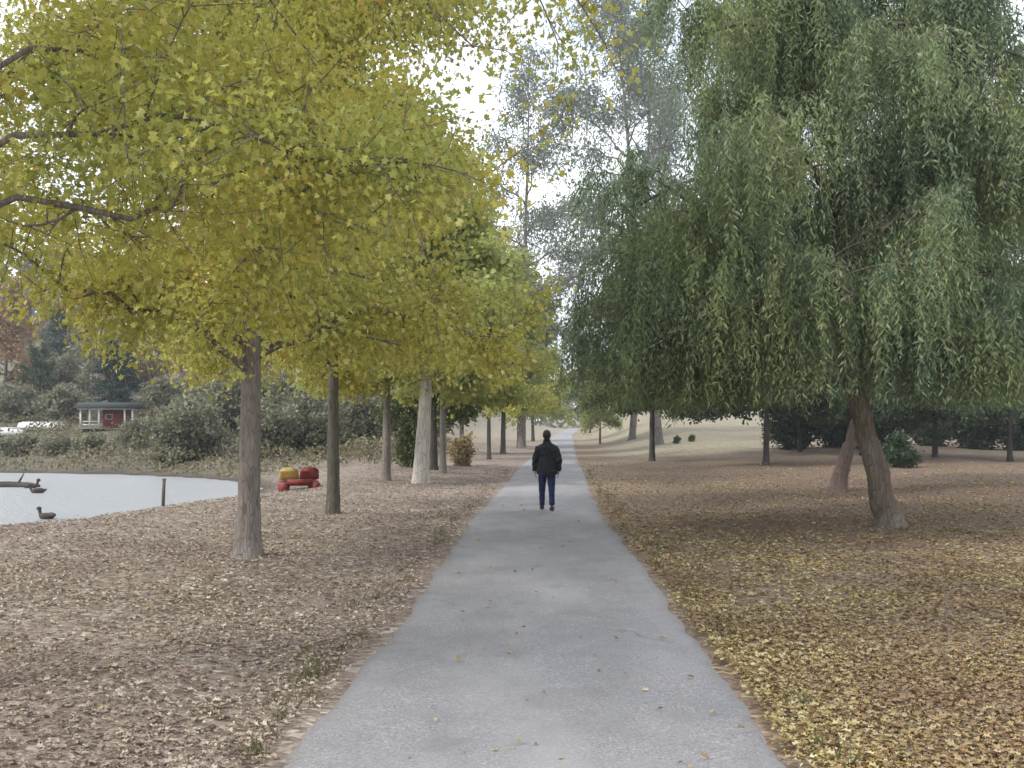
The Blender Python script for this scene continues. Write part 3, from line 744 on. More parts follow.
g_ = np.random.default_rng(123)
n = 120000
xs = g_.uniform(-75, 6, n); ysb = g_.uniform(42, 78, n)
d_ = lake_sdf(xs, ysb)
hgt = .25 + .75 * np.clip(np.sin(xs * .9 + 1.5 * np.sin(ysb * .7)) * np.sin(ysb * .8 + np.sin(xs * .5)) + .35, 0, 1.2)
ok = (d_ > .15) & (ysb > 43 + .25 * np.maximum(0, xs + 14) * 1.2) & (xs < path_x(ysb) - 6.5) & (g_.uniform(0, 1, n) < np.clip(hgt + .1, 0, 1)) & (np.hypot(xs - at(110, 66)[0], ysb - 66) > 2.6)
xs, ysb, hgt = xs[ok], ysb[ok], hgt[ok]; n = len(xs)
P = np.stack([xs, ysb, ground_z(xs, ysb) + hgt * g_.uniform(0, 1, n) ** .7], 1); Ls = g_.uniform(.12, .26, n)
M['scrub'] = leaf_mat('scrub_leaves', [(0, (.10, .105, .05)), (.45, (.19, .18, .095)), (.8, (.28, .235, .14)), (1, (.36, .28, .19))], .25, [(0, (.20, .16, .10)), (.6, (.30, .23, .15)), (1, (.15, .19, .09))], .25)
ug = link('undergrowth', leaf_mesh('undergrowth', LEAF6, P, norm(g_.normal(size=(n, 3)) + np.array([0, 0, .6])), norm(g_.normal(size=(n, 3)) + np.array([0, 0, .4])), Ls, Ls * .55), M['scrub'])
tag(ug, 'low olive brown scrub covering the far bank of the lake', 'undergrowth', kind='stuff')
# sparse grass along the edges of the path
n = 1500
yt = 3.2 * (40 / 3.2) ** g_.uniform(0, 1, n // 13); sd_ = np.where(g_.uniform(size=len(yt)) < .5, -1, 1)
xt = path_x(yt) + sd_ * (PATH_W / 2 + .02 + g_.exponential(.12, len(yt)))
xs = np.repeat(xt, 13) + g_.normal(size=len(xt) * 13) * .035; ysb = np.repeat(yt, 13) + g_.normal(size=len(xt) * 13) * .035; n = len(xs)
P = np.stack([xs, ysb, ground_z(xs, ysb) - .01], 1); Ls = g_.uniform(.05, .15, n)
M['grass'] = leaf_mat('dull_grass', [(0, (.15, .16, .07)), (.6, (.23, .22, .11)), (1, (.36, .31, .19))], .25)
gr = link('grass', leaf_mesh('grass', DIAM, P, norm(g_.normal(size=(n, 3)) * .4 + np.array([0, 0, 1.])), norm(g_.normal(size=(n, 3)) * np.array([1, 1, .1])), Ls, Ls * 0 + .008), M['grass'])
tag(gr, 'thin dull green grass tufts along both edges of the path', 'grass', kind='stuff')
# distant woods: one mass
g_ = np.random.default_rng(99)
n = 46000
xs = g_.uniform(-330, 420, n); base_y = 265 + 40 * np.sin(xs * .013) + g_.normal(size=n) * 9
prof = 9 + 3.5 * np.sin(xs * .11) + 2.5 * np.sin(xs * .23 + 2) + 2 * np.sin(xs * .47 + 1)
zz = g_.uniform(0, 1, n) ** .8 * np.maximum(prof, 4)
P = np.stack([xs, base_y, ground_z(xs, base_y) + zz + g_.normal(size=n) * .5], 1)
Ls = g_.uniform(.7, 1.6, n)
wood = link('distant_woods', leaf_mesh('distant_woods', LEAF6, P, norm(g_.normal(size=(n, 3))), norm(g_.normal(size=(n, 3)) + np.array([0, -.3, .6])), Ls, Ls * .8), M['willow'])
tag(wood, 'far off belt of dull green woods along the horizon', 'woods', kind='stuff')

# ------------------------------------------------------------------ fallen leaves
def scatter(n, xr, yr, dens, seed):
    g_ = np.random.default_rng(seed)
    y = 3.2 * (yr / 3.2) ** g_.uniform(0, 1, n * 3)          # more of them close by
    x = g_.uniform(xr[0], xr[1], n * 3) * np.maximum(1, y / 8)
    x = np.where(True, x, x)
    p = dens(x, y); k = g_.uniform(0, 1, n * 3) < p
    return x[k][:n], y[k][:n]
def clump(x, y): return .5 + .5 * np.sin(x * 1.7 + 2 * np.sin(y * .9)) * np.sin(y * 1.3 + 1.5 * np.sin(x * .8))
def d_right(x, y):
    dx = x - path_x(y) - edge_r(y)
    near = sst(-.16, .06, dx) * np.maximum(.30 + .7 * clump(x, y), sst(.9, .2, dx)) * (.45 + .55 * sst(18, 7, y)) * (.25 + .75 * sst(50, 30, y))
    return np.clip(near, 0, 1) + .0025 * (dx > -PATH_W) * (dx <= 0)
def d_left(x, y):
    dx = path_x(y) - edge_l(y) - x
    ok = lake_sdf(x, y) > .4
    return np.clip(sst(-.16, .08, dx) * np.maximum(.28 + .6 * clump(x * .8 + 3, y), .8 * sst(.8, .2, dx)), 0, 1) * ok
def edge_r(y): return PATH_W / 2 + np.interp(y, ys, er)
def edge_l(y): return PATH_W / 2 + np.interp(y, ys, el)
def litter(name, x, y, seed, m, label, size):
    g_ = np.random.default_rng(seed); n = len(x)
    on = abs(x - path_x(y)) < PATH_W / 2
    marg = abs(x - path_x(y)) - PATH_W / 2
    z = ground_z(x, y) + np.where(marg < 0, .036, np.where(marg < .32, .024, .008)) + g_.exponential(.008, n)
    nor = norm(np.stack([g_.normal(size=n) * .32, g_.normal(size=n) * .32, np.ones(n)], 1))
    a = g_.uniform(0, 6.28, n); ax = np.stack([np.cos(a), np.sin(a), g_.normal(size=n) * .15], 1)
    Ls = size * g_.uniform(.55, 1.3, n) * np.clip(.75 + y / 40, .8, 1.25)
    tm = (LOBED[0] * np.array([1, 1, 1.7]), LOBED[1])
    o = link(name, leaf_mesh(name, tm, np.stack([x, y, z], 1), ax, nor, Ls, Ls * g_.uniform(.6, .95, n)), m)
    return tag(o, label, 'fallen leaves', kind='stuff')
x, y = scatter(92000, (-.5, 7), 50, d_right, 1)
litter('fallen_leaves', x, y, 2, M['litter_right'], 'yellow and brown fallen leaves strewn right of the path under the pepper tree', .048)
x, y = scatter(76000, (-8, 0), 46, d_left, 3)
litter('fallen_leaves', x, y, 4, M['litter_left'], 'pale tan fallen leaves strewn left of the path under the golden trees', .044)

# ------------------------------------------------------------------ small things
def eval_mesh(o, name):
    dg = bpy.context.evaluated_depsgraph_get()
    me = bpy.data.meshes.new_from_object(o.evaluated_get(dg))
    me.name = name
    old = o.data
    bpy.data.objects.remove(o)
    return me
def skin_mesh(name, verts, edges, radii, sub=2, root=0, extra=None, voxel=None, smooth_it=2):
    me = bpy.data.meshes.new(name); me.from_pydata(verts, edges, [])
    o = bpy.data.objects.new('tmp', me); col.objects.link(o)
    sk = o.modifiers.new('skin', 'SKIN'); sk.use_smooth_shade = True; sk.branch_smoothing = .4
    lay = o.data.skin_vertices[0].data
    for i, r in enumerate(radii):
        lay[i].radius = (r, r) if isinstance(r, (int, float)) else r
        lay[i].use_root = (i == root)
    ss = o.modifiers.new('sub', 'SUBSURF'); ss.levels = sub; ss.render_levels = sub
    bpy.context.view_layer.update()
    me2 = eval_mesh(o, name)
    if extra is None and voxel is None: return me2
    bm = bmesh.new(); bm.from_mesh(me2)
    for e in extra or []: bm.from_mesh(e)
    bm.to_mesh(me2); bm.free()
    if voxel:
        o = bpy.data.objects.new('tmp', me2); col.objects.link(o)
        r = o.modifiers.new('remesh', 'REMESH'); r.mode = 'VOXEL'; r.voxel_size = voxel; r.use_smooth_shade = True
        s = o.modifiers.new('smooth', 'SMOOTH'); s.iterations = smooth_it; s.factor = .5
        bpy.context.view_layer.update()
        me2 = eval_mesh(o, name)
    return me2

# person: seen from behind, mid stride, about 1.62 m; local +Y is the walking direction
M['skin'] = plain_mat('skin', (.42, .27, .2), .55, .05, 8, .35, .05)
M['jacket'] = plain_mat('black_jacket', (.018, .019, .024), .75, .25, 9, .25, .35, 40)
M['jeans'] = plain_mat('dark_jeans', (.026, .036, .085), .85, .2, 14, .15, .3, 120)
M['hair'] = plain_mat('black_hair', (.014, .012, .011), .5, .3, 30, .4, .5, 90)
M['shoe'] = plain_mat('dark_shoes', (.03, .03, .034), .6, .2, 20, .3)
M['sole'] = plain_mat('pale_soles', (.35, .34, .33), .8)
root = empty('person', (.705, 20.2, gz(.705, 20.2) + .034), 0.05)
tag(root, 'person in black jacket and dark blue jeans walking away on the path', 'person')
J = {}
V, E, RA = [], [], []
def jv(name, p, r, par=None):
    J[name] = len(V); V.append(p); RA.append(r)
    if par: E.append((J[par], J[name]))
jv('pelvis', (0, 0, .86), .125)
jv('waist', (0, .0, 1.0), (.125, .1), 'pelvis'); jv('chest', (0, .02, 1.18), (.145, .105), 'waist'); jv('upper', (0, .01, 1.29), (.13, .09), 'chest')
jv('neck', (0, .015, 1.375), .05, 'upper'); jv('head0', (0, .03, 1.43), .055, 'neck'); jv('head1', (0, .035, 1.52), .07, 'head0')
for s, nm in ((-1, 'l'), (1, 'r')):
    f = .11 if s < 0 else -.11       # left leg forward
    jv('hip' + nm, (s * .085, 0, .82), .074, 'pelvis'); jv('knee' + nm, (s * .088, f * .9 + .02, .45), .056, 'hip' + nm)
    fy = f * 1.5 - (.05 if s > 0 else 0)
    az = .075 if s < 0 else .10
    jv('ank' + nm, (s * .085, fy, az), .037, 'knee' + nm); jv('ball' + nm, (s * .095, fy + .12, .035 if s < 0 else .04), .036, 'ank' + nm)
    jv('toe' + nm, (s * .098, fy + .18, .03), .026, 'ball' + nm)
    jv('sho' + nm, (s * .165, .0, 1.285), .062, 'upper')
    jv('elb' + nm, (s * .235, -.05 - .03 * s, 1.03), .043, 'sho' + nm); jv('wri' + nm, (s * .235, .05 - .05 * s, .81), .029, 'elb' + nm)
    jv('palm' + nm, (s * .235, .065 - .05 * s, .745), .03, 'wri' + nm)
# fingers and head pieces joined in, then one continuous skin
ex = MB()
for s, nm in ((-1, 'l'), (1, 'r')):
    px0, py0, pz0 = V[J['palm' + nm]]
    for k, (oy, ln) in enumerate(((.027, .062), (.009, .072), (-.009, .066), (-.026, .05))):
        p0 = np.array([px0, py0 + oy, pz0 + .01]); p1 = p0 + np.array([-s * .004, oy * .12, -.028 - ln * .35]); p2 = p1 + np.array([-s * .014, 0, -ln * .42]); p3 = p2 + np.array([-s * .018, 0, -ln * .22])
        ex.tube([p0, p1, p2, p3], [.0095, .009, .008, .0065], 8)
    th0 = np.array([px0 - s * .004, py0 + .024, pz0 + .03]); th1 = th0 + np.array([-s * .016, .026, -.03]); th2 = th1 + np.array([-s * .012, .008, -.03])
    ex.tube([th0, th1, th2], [.012, .0105, .008], 8)
hc = np.array([0, .035, 1.515])
ex.ball(hc, (.073, .092, .105), 24, 18)
ex.ball(hc + np.array([0, .04, -.05]), (.055, .05, .062), 18, 12)        # jaw
ex.tube([hc + np.array([0, .082, .015]), hc + np.array([0, .1, -.012]), hc + np.array([0, .108, -.028]), hc + np.array([0, .088, -.034])], [.009, .012, .015, .01], 8)  # nose
ex.ball(hc + np.array([0, .083, -.06]), (.024, .014, .006)); ex.ball(hc + np.array([0, .081, -.072]), (.02, .014, .007))   # lips
for s in (-1, 1):
    ex.ball(hc + np.array([s * .074, -.005, -.01]), (.008, .02, .032))   # ears
    ex.ball(hc + np.array([s * .03, .078, .032]), (.022, .014, .007))    # brows
body_me = skin_mesh('body', V, E, RA, 2, 0, [ex.mesh('tmp_ex')], .0065, 3)
body = link('body', body_me, M['skin'], root, True)
M['eye'] = plain_mat('eye', (.05, .04, .035), .2)
for s in (-1, 1):
    eyes = MB(); eyes.ball(hc + np.array([s * .03, .082, .008]), (.012, .009, .008)); eyes.build('eye', M['eye'], body, True)
# hair
hr = MB()
hr.ball(hc + np.array([0, -.012, .017]), (.083, .092, .102), 26, 18)
hr.ball(hc + np.array([0, -.04, -.045]), (.06, .052, .062), 20, 14)
hme = hr.mesh('hair'); bm = bmesh.new(); bm.from_mesh(hme)
bmesh.ops.delete(bm, geom=[v for v in bm.verts if v.co.y > hc[1] + .055 and v.co.z < hc[2] + .055], context='VERTS')
for v in bm.verts:
    v.co += Vector((1, 1, .3)) * (.004 * math.sin(v.co.z * 160 + v.co.x * 210) * math.cos(v.co.y * 190))
bm.to_mesh(hme); bm.free(); link('hair', hme, M['hair'], body, True)
# jacket
jb = MB(); a = np.linspace(0, 2 * math.pi, 33)[:-1]
def sqr(v, e): return np.sign(v) * abs(v) ** e
rings = [np.stack([rx_ * sqr(np.cos(a), .85), ry_ * sqr(np.sin(a), .85) + oy_, np.full(32, z_) + .012 * np.cos(2 * a)], 1) for z_, rx_, ry_, oy_ in
         ((.715, .190, .165, .0), (.735, .205, .178, .0), (.80, .207, .178, -.005), (.90, .200, .168, -.005), (1.0, .190, .152, .0), (1.1, .195, .15, .01), (1.2, .198, .146, .012), (1.28, .178, .122, .008), (1.325, .13, .098, .01), (1.36, .082, .08, .014), (1.40, .07, .072, .018))]
jb.loft(rings)
for s_, nm in ((-1, 'l'), (1, 'r')):
    sh_, el_, wr_ = np.array(V[J['sho' + nm]]), np.array(V[J['elb' + nm]]), np.array(V[J['wri' + nm]])
    m1, m2 = (sh_ + el_) / 2, (el_ + wr_) / 2
    jb.tube([sh_ + np.array([-s_ * .05, 0, .01]), sh_ + np.array([s_ * .005, 0, -.035]), m1, el_, m2, wr_ + np.array([0, 0, .02]), wr_ + np.array([0, 0, -.015])], [.06, .074, .074, .07, .063, .057, .052], 14)
jme0 = jb.mesh('jacket'); o = bpy.data.objects.new('tmp', jme0); col.objects.link(o)
r_ = o.modifiers.new('remesh', 'REMESH'); r_.mode = 'VOXEL'; r_.voxel_size = .011; s2_ = o.modifiers.new('smooth', 'SMOOTH'); s2_.iterations = 4
bpy.context.view_layer.update(); jme = eval_mesh(o, 'jacket')
bm = bmesh.new(); bm.from_mesh(jme); bm.normal_update()
for v in bm.verts:   # soft folds
    f = .005 * math.sin(v.co.z * 44 + 5 * math.sin(v.co.x * 14)) + .002 * math.sin(v.co.z * 90 + v.co.x * 40 + v.co.y * 30)
    v.co += v.normal * f
bm.to_mesh(jme); bm.free()
jk = link('jacket', jme, M['jacket'], body, True)
th = np.linspace(0, 2 * math.pi, 29)[:-1]
cl = MB(); pts_ = [np.stack([.066 * np.cos(th) * q, .066 * np.sin(th) * q + .02, np.full(28, z_)], 1) for q, z_ in ((1.1, 1.37), (1.12, 1.42), (1.02, 1.44), (.92, 1.42))]
cl.loft(pts_, cap=False); cl.build('collar', M['jacket'], jk, True)
# trousers
tv, te, trr = [], [], []
tv = [(0, 0, .84)]; trr = [.12]
for s, nm in ((-1, 'l'), (1, 'r')):
    h_, k_, a_ = V[J['hip' + nm]], V[J['knee' + nm]], V[J['ank' + nm]]
    n0 = len(tv)
    tv += [(s * .088, k_[1] * .16, .76), ((h_[0] + k_[0]) / 2, (h_[1] + k_[1]) / 2, .6), k_, ((k_[0] + a_[0]) / 2, (k_[1] + a_[1]) / 2, (k_[2] + a_[2]) / 2), (a_[0], a_[1] - .005, a_[2] - .005)]
    trr += [.104, .092, .072, .063, .06]
    te += [(0, n0), (n0, n0 + 1), (n0 + 1, n0 + 2), (n0 + 2, n0 + 3), (n0 + 3, n0 + 4)]
tme = skin_mesh('jeans', tv, te, trr, 2, 0)
bm = bmesh.new(); bm.from_mesh(tme)
for v in bm.verts: v.co += v.normal * (.004 * math.sin(v.co.z * 85 + v.co.x * 60) * max(0, 1 - v.co.z / .6) + .003 * math.sin(v.co.z * 40 + v.co.y * 30))
bm.to_mesh(tme); bm.free(); link('jeans', tme, M['jeans'], body, True)
for s, nm in ((-1, 'l'), (1, 'r')):
    ax_, ay_, az_ = V[J['ank' + nm]]
    sh = MB(); rings = []
    for yy, wx, hz in ((-.062, .022, .05), (-.05, .038, .085), (-.01, .043, .1), (.04, .046, .085), (.1, .049, .06), (.16, .044, .048), (.2, .026, .035)):
        a = np.linspace(0, 2 * math.pi, 17)[:-1]
        rings.append(np.stack([ax_ + wx * np.cos(a), np.full(16, ay_ + yy), .012 + np.maximum(0, hz * (.5 + .5 * np.sin(a)))], 1))
    sh.loft(rings); so = sh.build('shoe', M['shoe'], body, True)
    sl = MB(); rings = []
    for yy, wx in ((-.066, .02), (-.05, .041), (.0, .043), (.05, .047), (.11, .052), (.17, .046), (.206, .024)):
        rings.append(np.array([[ax_ - wx, ay_ + yy, .0], [ax_ + wx, ay_ + yy, .0], [ax_ + wx, ay_ + yy, .014], [ax_ - wx, ay_ + yy, .014]]))
    sl.loft(rings); sl.build('sole', M['sole'], so)

# pedal boat pulled up on the bank
M['red'] = plain_mat('red_paint', (.23, .035, .025), .55, .3, 9, .3)
M['yellow'] = plain_mat('yellow_plastic', (.5, .38, .11), .55, .15, 5, .4)
M['black'] = plain_mat('black_rubber', (.02, .02, .02), .7)
M['white'] = plain_mat('white_paint', (.72, .71, .69), .5, .08, 3, .35)
M['steel'] = plain_mat('dull_steel', (.35, .35, .36), .4, .1, 10, .5)
pbx, pby, pbz = at(299, 33.2)
pb = empty('pedal_boat', (pbx, pby, pbz - .02), R(14)); tag(pb, 'small red and yellow pedal boat pulled up on the bank beside the olive trunk', 'boat')
def hull_rings(x0, hw, ln, dp, n=9):
    rr = []
    for q in np.linspace(-1, 1, n):
        wq = hw * (1 - abs(q) ** 3.2 * .72); lift = .12 * max(0, q) ** 2 + .05 * max(0, -q) ** 2
        a = np.linspace(0, 2 * math.pi, 13)[:-1]
        sq = lambda v: np.sign(v) * abs(v) ** .6
        rr.append(np.stack([x0 + wq * sq(np.cos(a)), np.full(12, q * ln / 2), dp / 2 + lift + dp / 2 * sq(np.sin(a)) * (1 - abs(q) ** 4 * .4)], 1))
    return rr
for s in (-1, 1):
    h_ = MB(); h_.loft(hull_rings(s * .5, .2, 2.2, .34)); h_.build('pontoon', M['red'], pb, True)
dk = MB(); dk.box((0, .05, .27), (.85, 1.7, .07)); dk.build('deck', M['red'], pb)
for s, mt in ((-1, M['yellow']), (1, M['red'])):
    sb = MB()
    a = np.linspace(-.31, .31, 7)
    prof = [(.42, .42, .02), (.10, .40, .02), (-.05, .43, .02), (-.16, .56, .02), (-.23, .70, .02), (-.26, .82, .02)]
    front = [np.stack([s * .335 + a * (1 if k < 4 else .96), np.full(7, y_) - .05 * (a / .31) ** 2 * (-1 if k > 2 else 0), np.full(7, z_) + .05 * (a / .31) ** 2 * (1 if k < 3 else 0) - (.10 * (a / .31) ** 4 if k == 5 else 0)], 1) for k, (y_, z_, _) in enumerate(prof)]
    back = [f + np.array([0, -.035, -.04]) for f in front]
    rings = [np.vstack([f, b[::-1]]) for f, b in zip(front, back)]
    sb.loft(rings); sb.build('seat', mt, pb, True)
pd_ = MB(); pd_.tube([(-.3, .62, .45), (.3, .62, .45)], [.015, .015], 8)
for x_ in (-.38, -.2, .2, .38): pd_.box((x_, .62 + .05 * (1 if x_ in (-.38, .2) else -1), .45 + .02), (.09, .07, .03))
pd_.build('pedal_shaft', M['black'], pb)
sw = MB(); sw.tube([(0, .2, .3), (0, .24, .66), (.0, .16, .7)], [.016, .016, .016], 8); sw.build('steering_lever', M['steel'], pb, True)
yb = MB(); yb.box((0, -.82, .36), (.8, .26, .16)); yb.build('paddle_cover', M['red'], pb)

# mooring post in the shallows
pz = at(163, 28.6)
po = empty('mooring_post', (pz[0], pz[1], pz[2])); tag(po, 'slim weathered post standing at the edge of the lake', 'post')
mp = MB(); mp.tube([(0, 0, -.35), (.01, 0, .3), (.03, .01, .78)], [.055, .05, .046], 9, lump=.06); mp.build('shaft', M['bark_mid'], po, True)
mc = MB(); mc.tube([(.03, .01, .781), (.03, .01, .81), (.031, .01, .83)], [.058, .06, .03], 9); mc.build('cap', M['bark_grey'], po, True)

# ducks and a half-sunk log
M['duck'] = plain_mat('duck_brown', (.07, .055, .045), .7, .3, 22)
M['duckhead'] = plain_mat('duck_head', (.02, .035, .025), .5, .2, 20)
M['bill'] = plain_mat('duck_bill', (.35, .25, .06), .5)
def make_duck():
    r = empty('duck'); bd = MB(); rings = []
    for y_, rx, rz_, zc in ((-.24, .012, .012, .13), (-.19, .05, .035, .10), (-.1, .1, .075, .075), (0, .115, .09, .07), (.1, .1, .085, .07), (.16, .065, .06, .085), (.185, .04, .042, .12), (.2, .034, .036, .17), (.21, .036, .036, .2), (.215, .045, .043, .235), (.22, .04, .036, .265), (.222, .01, .01, .283)):
        a = np.linspace(0, 2 * math.pi, 15)[:-1]
        tilt = 0 if y_ < .15 else min(1, (y_ - .15) / .04)
        dy = -np.sin(a) * rz_ * tilt; dz = np.sin(a) * rz_ * (1 - tilt)
        rings.append(np.stack([rx * np.cos(a), y_ + dy, zc + dz - .02], 1))
    bd.loft(rings); b = bd.build('body', M['duck'], r, True)
    hd = MB(); hd.ball((0, .225, .225), (.046, .055, .045)); hd.build('head', M['duckhead'], b, True)
    bl = MB(); bl.loft([np.array([[-.018, .265, .205], [.018, .265, .205], [.014, .265, .226], [-.014, .265, .226]]), np.array([[-.02, .31, .203], [.02, .31, .203], [.018, .31, .211], [-.018, .31, .211]]), np.array([[-.012, .335, .203], [.012, .335, .203], [.01, .335, .207], [-.01, .335, .207]])])
    bl.build('bill', M['bill'], b, True)
    for s in (-1, 1):
        wg = MB(); wg.ball((s * .095, -.03, .085), (.03, .13, .055)); wg.build('wing', M['duck'], b, True)
    return r
dk0 = make_duck()
def dup3(root, loc, rz, label, scale):
    r = root.copy(); col.objects.link(r); r.location = loc; r.rotation_euler = (0, 0, rz); r.scale = (scale,) * 3; r['label'] = label
    def rec(src, dst):
        for ch in list(src.children):
            c = ch.copy(); col.objects.link(c); c.parent = dst; rec(ch, c)
    rec(root, r); return r
def lake_at(px, y):
    Y_ = (CAMH - LAKE_Z) / (y - 428) * 1000; return ((px - 512) / 1000 * Y_, Y_, LAKE_Z)
DG = 'ducks on the lake'
dk0.location = lake_at(47, 519); dk0.rotation_euler = (0, 0, R(70)); dk0.scale = (1.15,) * 3
tag(dk0, 'dark duck swimming alone close to the near shore', 'duck', DG)
dup3(dk0, lake_at(30, 488), R(-80), 'dark duck on the lake beside the floating log', 1.35)
dup3(dk0, lake_at(38, 493), R(100), 'dark duck on the lake right of the log, nearer the shore', 1.25)
lx, ly, lz = lake_at(10, 487)
lg = empty('floating_log', (lx, ly, lz)); tag(lg, 'long dark log floating on the lake at the left edge', 'log')
lm_ = MB(); lm_.tube([(-2.0, .1, .0), (-1.2, 0, .05), (0, .05, .07), (.8, 0, .05), (1.15, -.03, .02)], [.16, .17, .15, .13, .09], 10, lump=.08, seed=4); lm_.build('trunk', M['bark_dark'], lg, True)
br = MB(); br.tube([(.3, 0, .1), (.42, .05, .35), (.55, .0, .55)], [.05, .035, .015], 7); br.build('branch_stub', M['bark_dark'], lg, True); br = MB(); br.tube([(-.9, 0, .1), (-1.05, -.05, .34)], [.045, .02], 7); br.build('branch_stub', M['bark_dark'], lg, True)

# red boathouse across the lake
bx_, by_, bz_ = at(110, 66)
bh = empty('boathouse', (bx_, by_, bz_ - .03), R(9)); bh.scale = (.80, .80, .64); tag(bh, 'low red wooden boathouse with white posts across the lake', 'building')
M['roofing'] = plain_mat('dark_shingles', (.05, .06, .06), .9, .25, 12, .2, .5, 25)
m, nt, out = newmat('red_boards'); g = G(nt); oc = g.coord()
wv = g.n('ShaderNodeTexWave', wave_type='BANDS', bands_direction='X'); wv.inputs['Scale'].default_value = 3.2; g.l(oc, wv.inputs['Vector'])
cc = g.ramp(g.noise(oc, 3, 5), [(.3, (.22, .035, .03)), (.7, (.34, .06, .05))]); cc = g.mix(g.ramp(wv.outputs['Fac'], [(0, .7), (.12, 0.0)]), cc, (.09, .02, .018))
g.principled(out, cc, .8, g.bump(wv.outputs['Fac'], .3, .02), .2); M['redboards'] = m
wl = MB(); wl.box((.45, .8, 1.0), (1.9, 2.2, 2.0)); wl.build('wall', M['redboards'], bh)
pl = MB(); pl.box((0, .2, .03), (4.6, 3.6, .10)); pl.build('platform', M['bark_grey'], bh)
for x_ in (-1.95, -1.25, -.55, 1.45, 2.05):
    p_ = MB(); p_.box((x_, -1.35, 1.03), (.13, .13, 1.9)); p_.build('post', M['white'], bh)
bs = MB(); bs.box((0, -1.35, 2.03), (4.4, .12, .14)); bs.build('beam', M['white'], bh)
rf = MB(); rf.loft([np.array([[-2.5, -1.75, 2.1], [-2.5, 2.2, 2.1], [-2.5, .25, 2.75]]), np.array([[2.5, -1.75, 2.1], [2.5, 2.2, 2.1], [2.5, .25, 2.75]])]); rf.build('roof', M['roofing'], bh)
dr = MB(); dr.box((.75, -.315, .92), (.75, .05, 1.6)); d_ = dr.build('door', M['red'], bh)
hd = MB(); hd.ball((1.02, -.36, .95), (.03, .03, .03)); hd.build('handle', M['steel'], d_, True)
wn_ = MB(); wn_.box((.0, -.32, 1.25), (.55, .05, .55)); w_ = wn_.build('window', M['white'], bh)
wp = MB(); wp.box((.0, -.35, 1.25), (.42, .03, .42)); wp.build('pane', plain_mat('dark_glass', (.03, .04, .045), .08, .1, 3, .5, 0), w_)
rl = MB(); rl.box((-1.25, -1.35, .75), (1.3, .05, .08)); rl.box((-1.25, -1.35, .42), (1.3, .05, .08)); rl.build('railing', M['white'], bh)

# white rowing boats upside down on the far bank
def make_rowboat():
    r = empty('rowing_boat'); hb = MB(); rings = []
    for q in np.linspace(-1, 1, 13):
        hw = .62 * (1 - max(0, q) ** 2.4) * (1 - .25 * max(0, -q) ** 2) + .02; dp = .5 * (1 - .35 * max(0, q) ** 2)
        a = np.linspace(0, math.pi, 9)
        outer = np.stack([np.full(9, q * 1.6), hw * np.cos(a), .06 + dp * np.sin(a) ** .7], 1)
        inner = np.stack([np.full(9, q * 1.57), hw * .93 * np.cos(a), .06 + dp * .9 * np.sin(a) ** .7], 1)[::-1]
        rings.append(np.vstack([outer, inner]))
    hb.loft(rings); h_ = hb.build('hull', M['white'], r, True)
    k_ = MB(); k_.box((-.1, 0, .575), (2.7, .05, .07)); k_.build('keel', M['white'], h_)
    for x_ in (-1, 1):
        t_ = MB(); t_.box((x_, 0, .03), (.1, 1.3, .09)); t_.build('trestle', M['bark_dark'], r)
    return r
rb = make_rowboat(); q_ = at(44, 66); rb.location = q_; rb.rotation_euler = (0, 0, R(6)); rb.scale = (.95,) * 3
tag(rb, 'white upturned rowing boat on the far bank nearest the red boathouse', 'boat', 'upturned rowing boats on the far bank')
q_ = at(2, 63.5); dup3(rb, q_, R(-4), 'white upturned rowing boat on the far bank at the left edge', .95)

# ------------------------------------------------------------------ air
m, nt, out = newmat('thin_haze'); g = G(nt)
pv_ = g.n('ShaderNodeVolumePrincipled'); pv_.inputs['Color'].default_value = (.93, .95, 1, 1); pv_.inputs['Density'].default_value = .0008; pv_.inputs['Anisotropy'].default_value = .1
g.l(pv_.outputs[0], out.inputs['Volume'])
hz = MB(); hz.box((0, 700, 24), (1500, 1800, 60)); haze = hz.build('haze', m); tag(haze, 'thin pale haze in the air over the whole park', 'haze', kind='stuff')

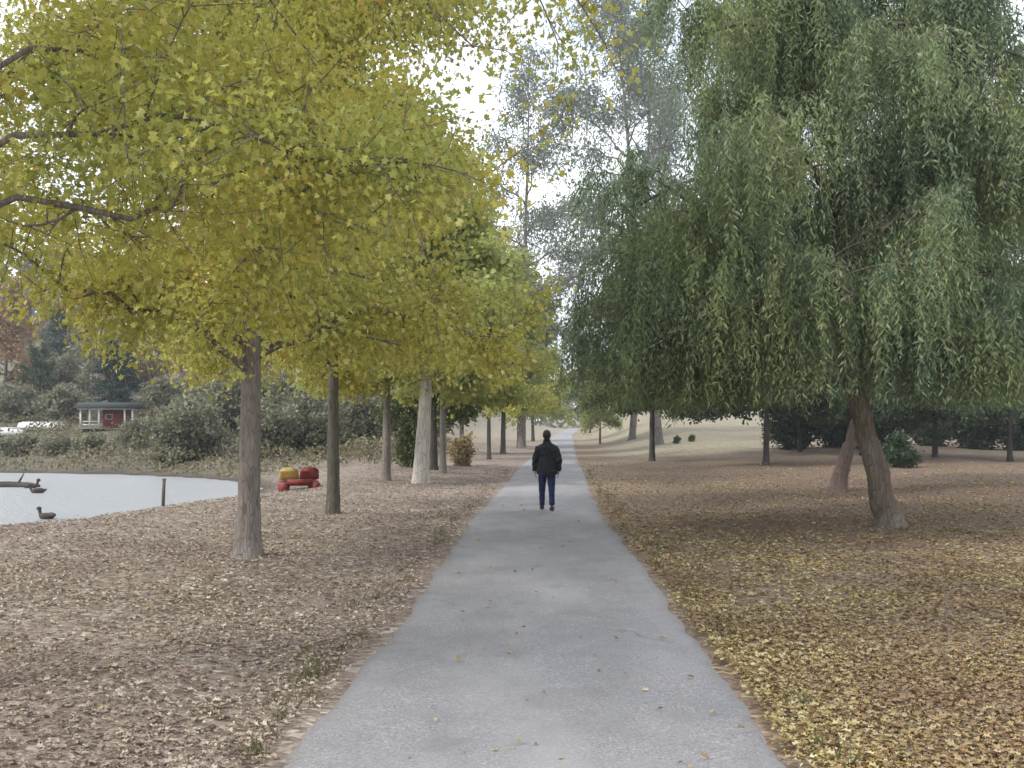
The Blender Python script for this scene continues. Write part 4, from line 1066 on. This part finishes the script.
# ------------------------------------------------------------------ sky and light
world = bpy.data.worlds.new('World'); scene.world = world; world.use_nodes = True
nt = world.node_tree; nt.nodes.clear(); g = G(nt)
SUN_EL, SUN_AZ = R(42), R(245)     # azimuth clockwise from +Y
sky = g.n('ShaderNodeTexSky', sky_type='NISHITA'); sky.sun_disc = False; sky.sun_elevation = SUN_EL; sky.sun_rotation = SUN_AZ
sky.air_density = 1.0; sky.dust_density = 3.0; sky.ozone_density = 1.0
tc = g.coord('Generated')
cl = g.noise(g.mapping(tc, (1, 1, 2.5)), 2.2, 6, .6, .4)
fac = g.ramp(cl, [(.30, .62), (.55, .95)])
cloud = g.ramp(g.noise(g.mapping(tc, (1, 1, 2)), 3.0, 4), [(.3, (4.8, 5.5, 6.7)), (.62, (11.0, 11.3, 11.8))])
bg = g.n('ShaderNodeBackground'); bg.inputs['Strength'].default_value = .1
g.l(g.mix(fac, sky.outputs[0], cloud), bg.inputs['Color'])
wo = g.n('ShaderNodeOutputWorld'); g.l(bg.outputs[0], wo.inputs['Surface'])
sl = bpy.data.lights.new('sun', 'SUN'); sl.energy = 1.5; sl.angle = R(12); sl.color = (1, .96, .9)
so = bpy.data.objects.new('sun', sl); col.objects.link(so)
dirv = Vector((math.sin(SUN_AZ) * math.cos(SUN_EL), math.cos(SUN_AZ) * math.cos(SUN_EL), math.sin(SUN_EL)))
so.rotation_euler = (-dirv).to_track_quat('-Z', 'Y').to_euler()

# ------------------------------------------------------------------ camera
cd = bpy.data.cameras.new('camera'); cam = bpy.data.objects.new('camera', cd); col.objects.link(cam)
cam.location = (0, 0, CAMH); cam.rotation_euler = (R(90), 0, 0)
cd.sensor_width = 36; cd.lens = 36 * 1000 / 1024; cd.shift_y = (428 - 384) / 1024
cd.clip_start = .05; cd.clip_end = 5000
scene.camera = cam
scene.view_settings.view_transform = 'Standard'; scene.view_settings.look = 'None'
scene.view_settings.exposure = 0.95; scene.view_settings.gamma = 1.0
scene.view_settings.use_curve_mapping = False
scene.cycles.max_bounces = 10; scene.cycles.diffuse_bounces = 7; scene.cycles.transmission_bounces = 6; scene.cycles.transparent_max_bounces = 4; scene.cycles.glossy_bounces = 2
scene.cycles.use_denoising = True
scene.cycles.volume_bounces = 0
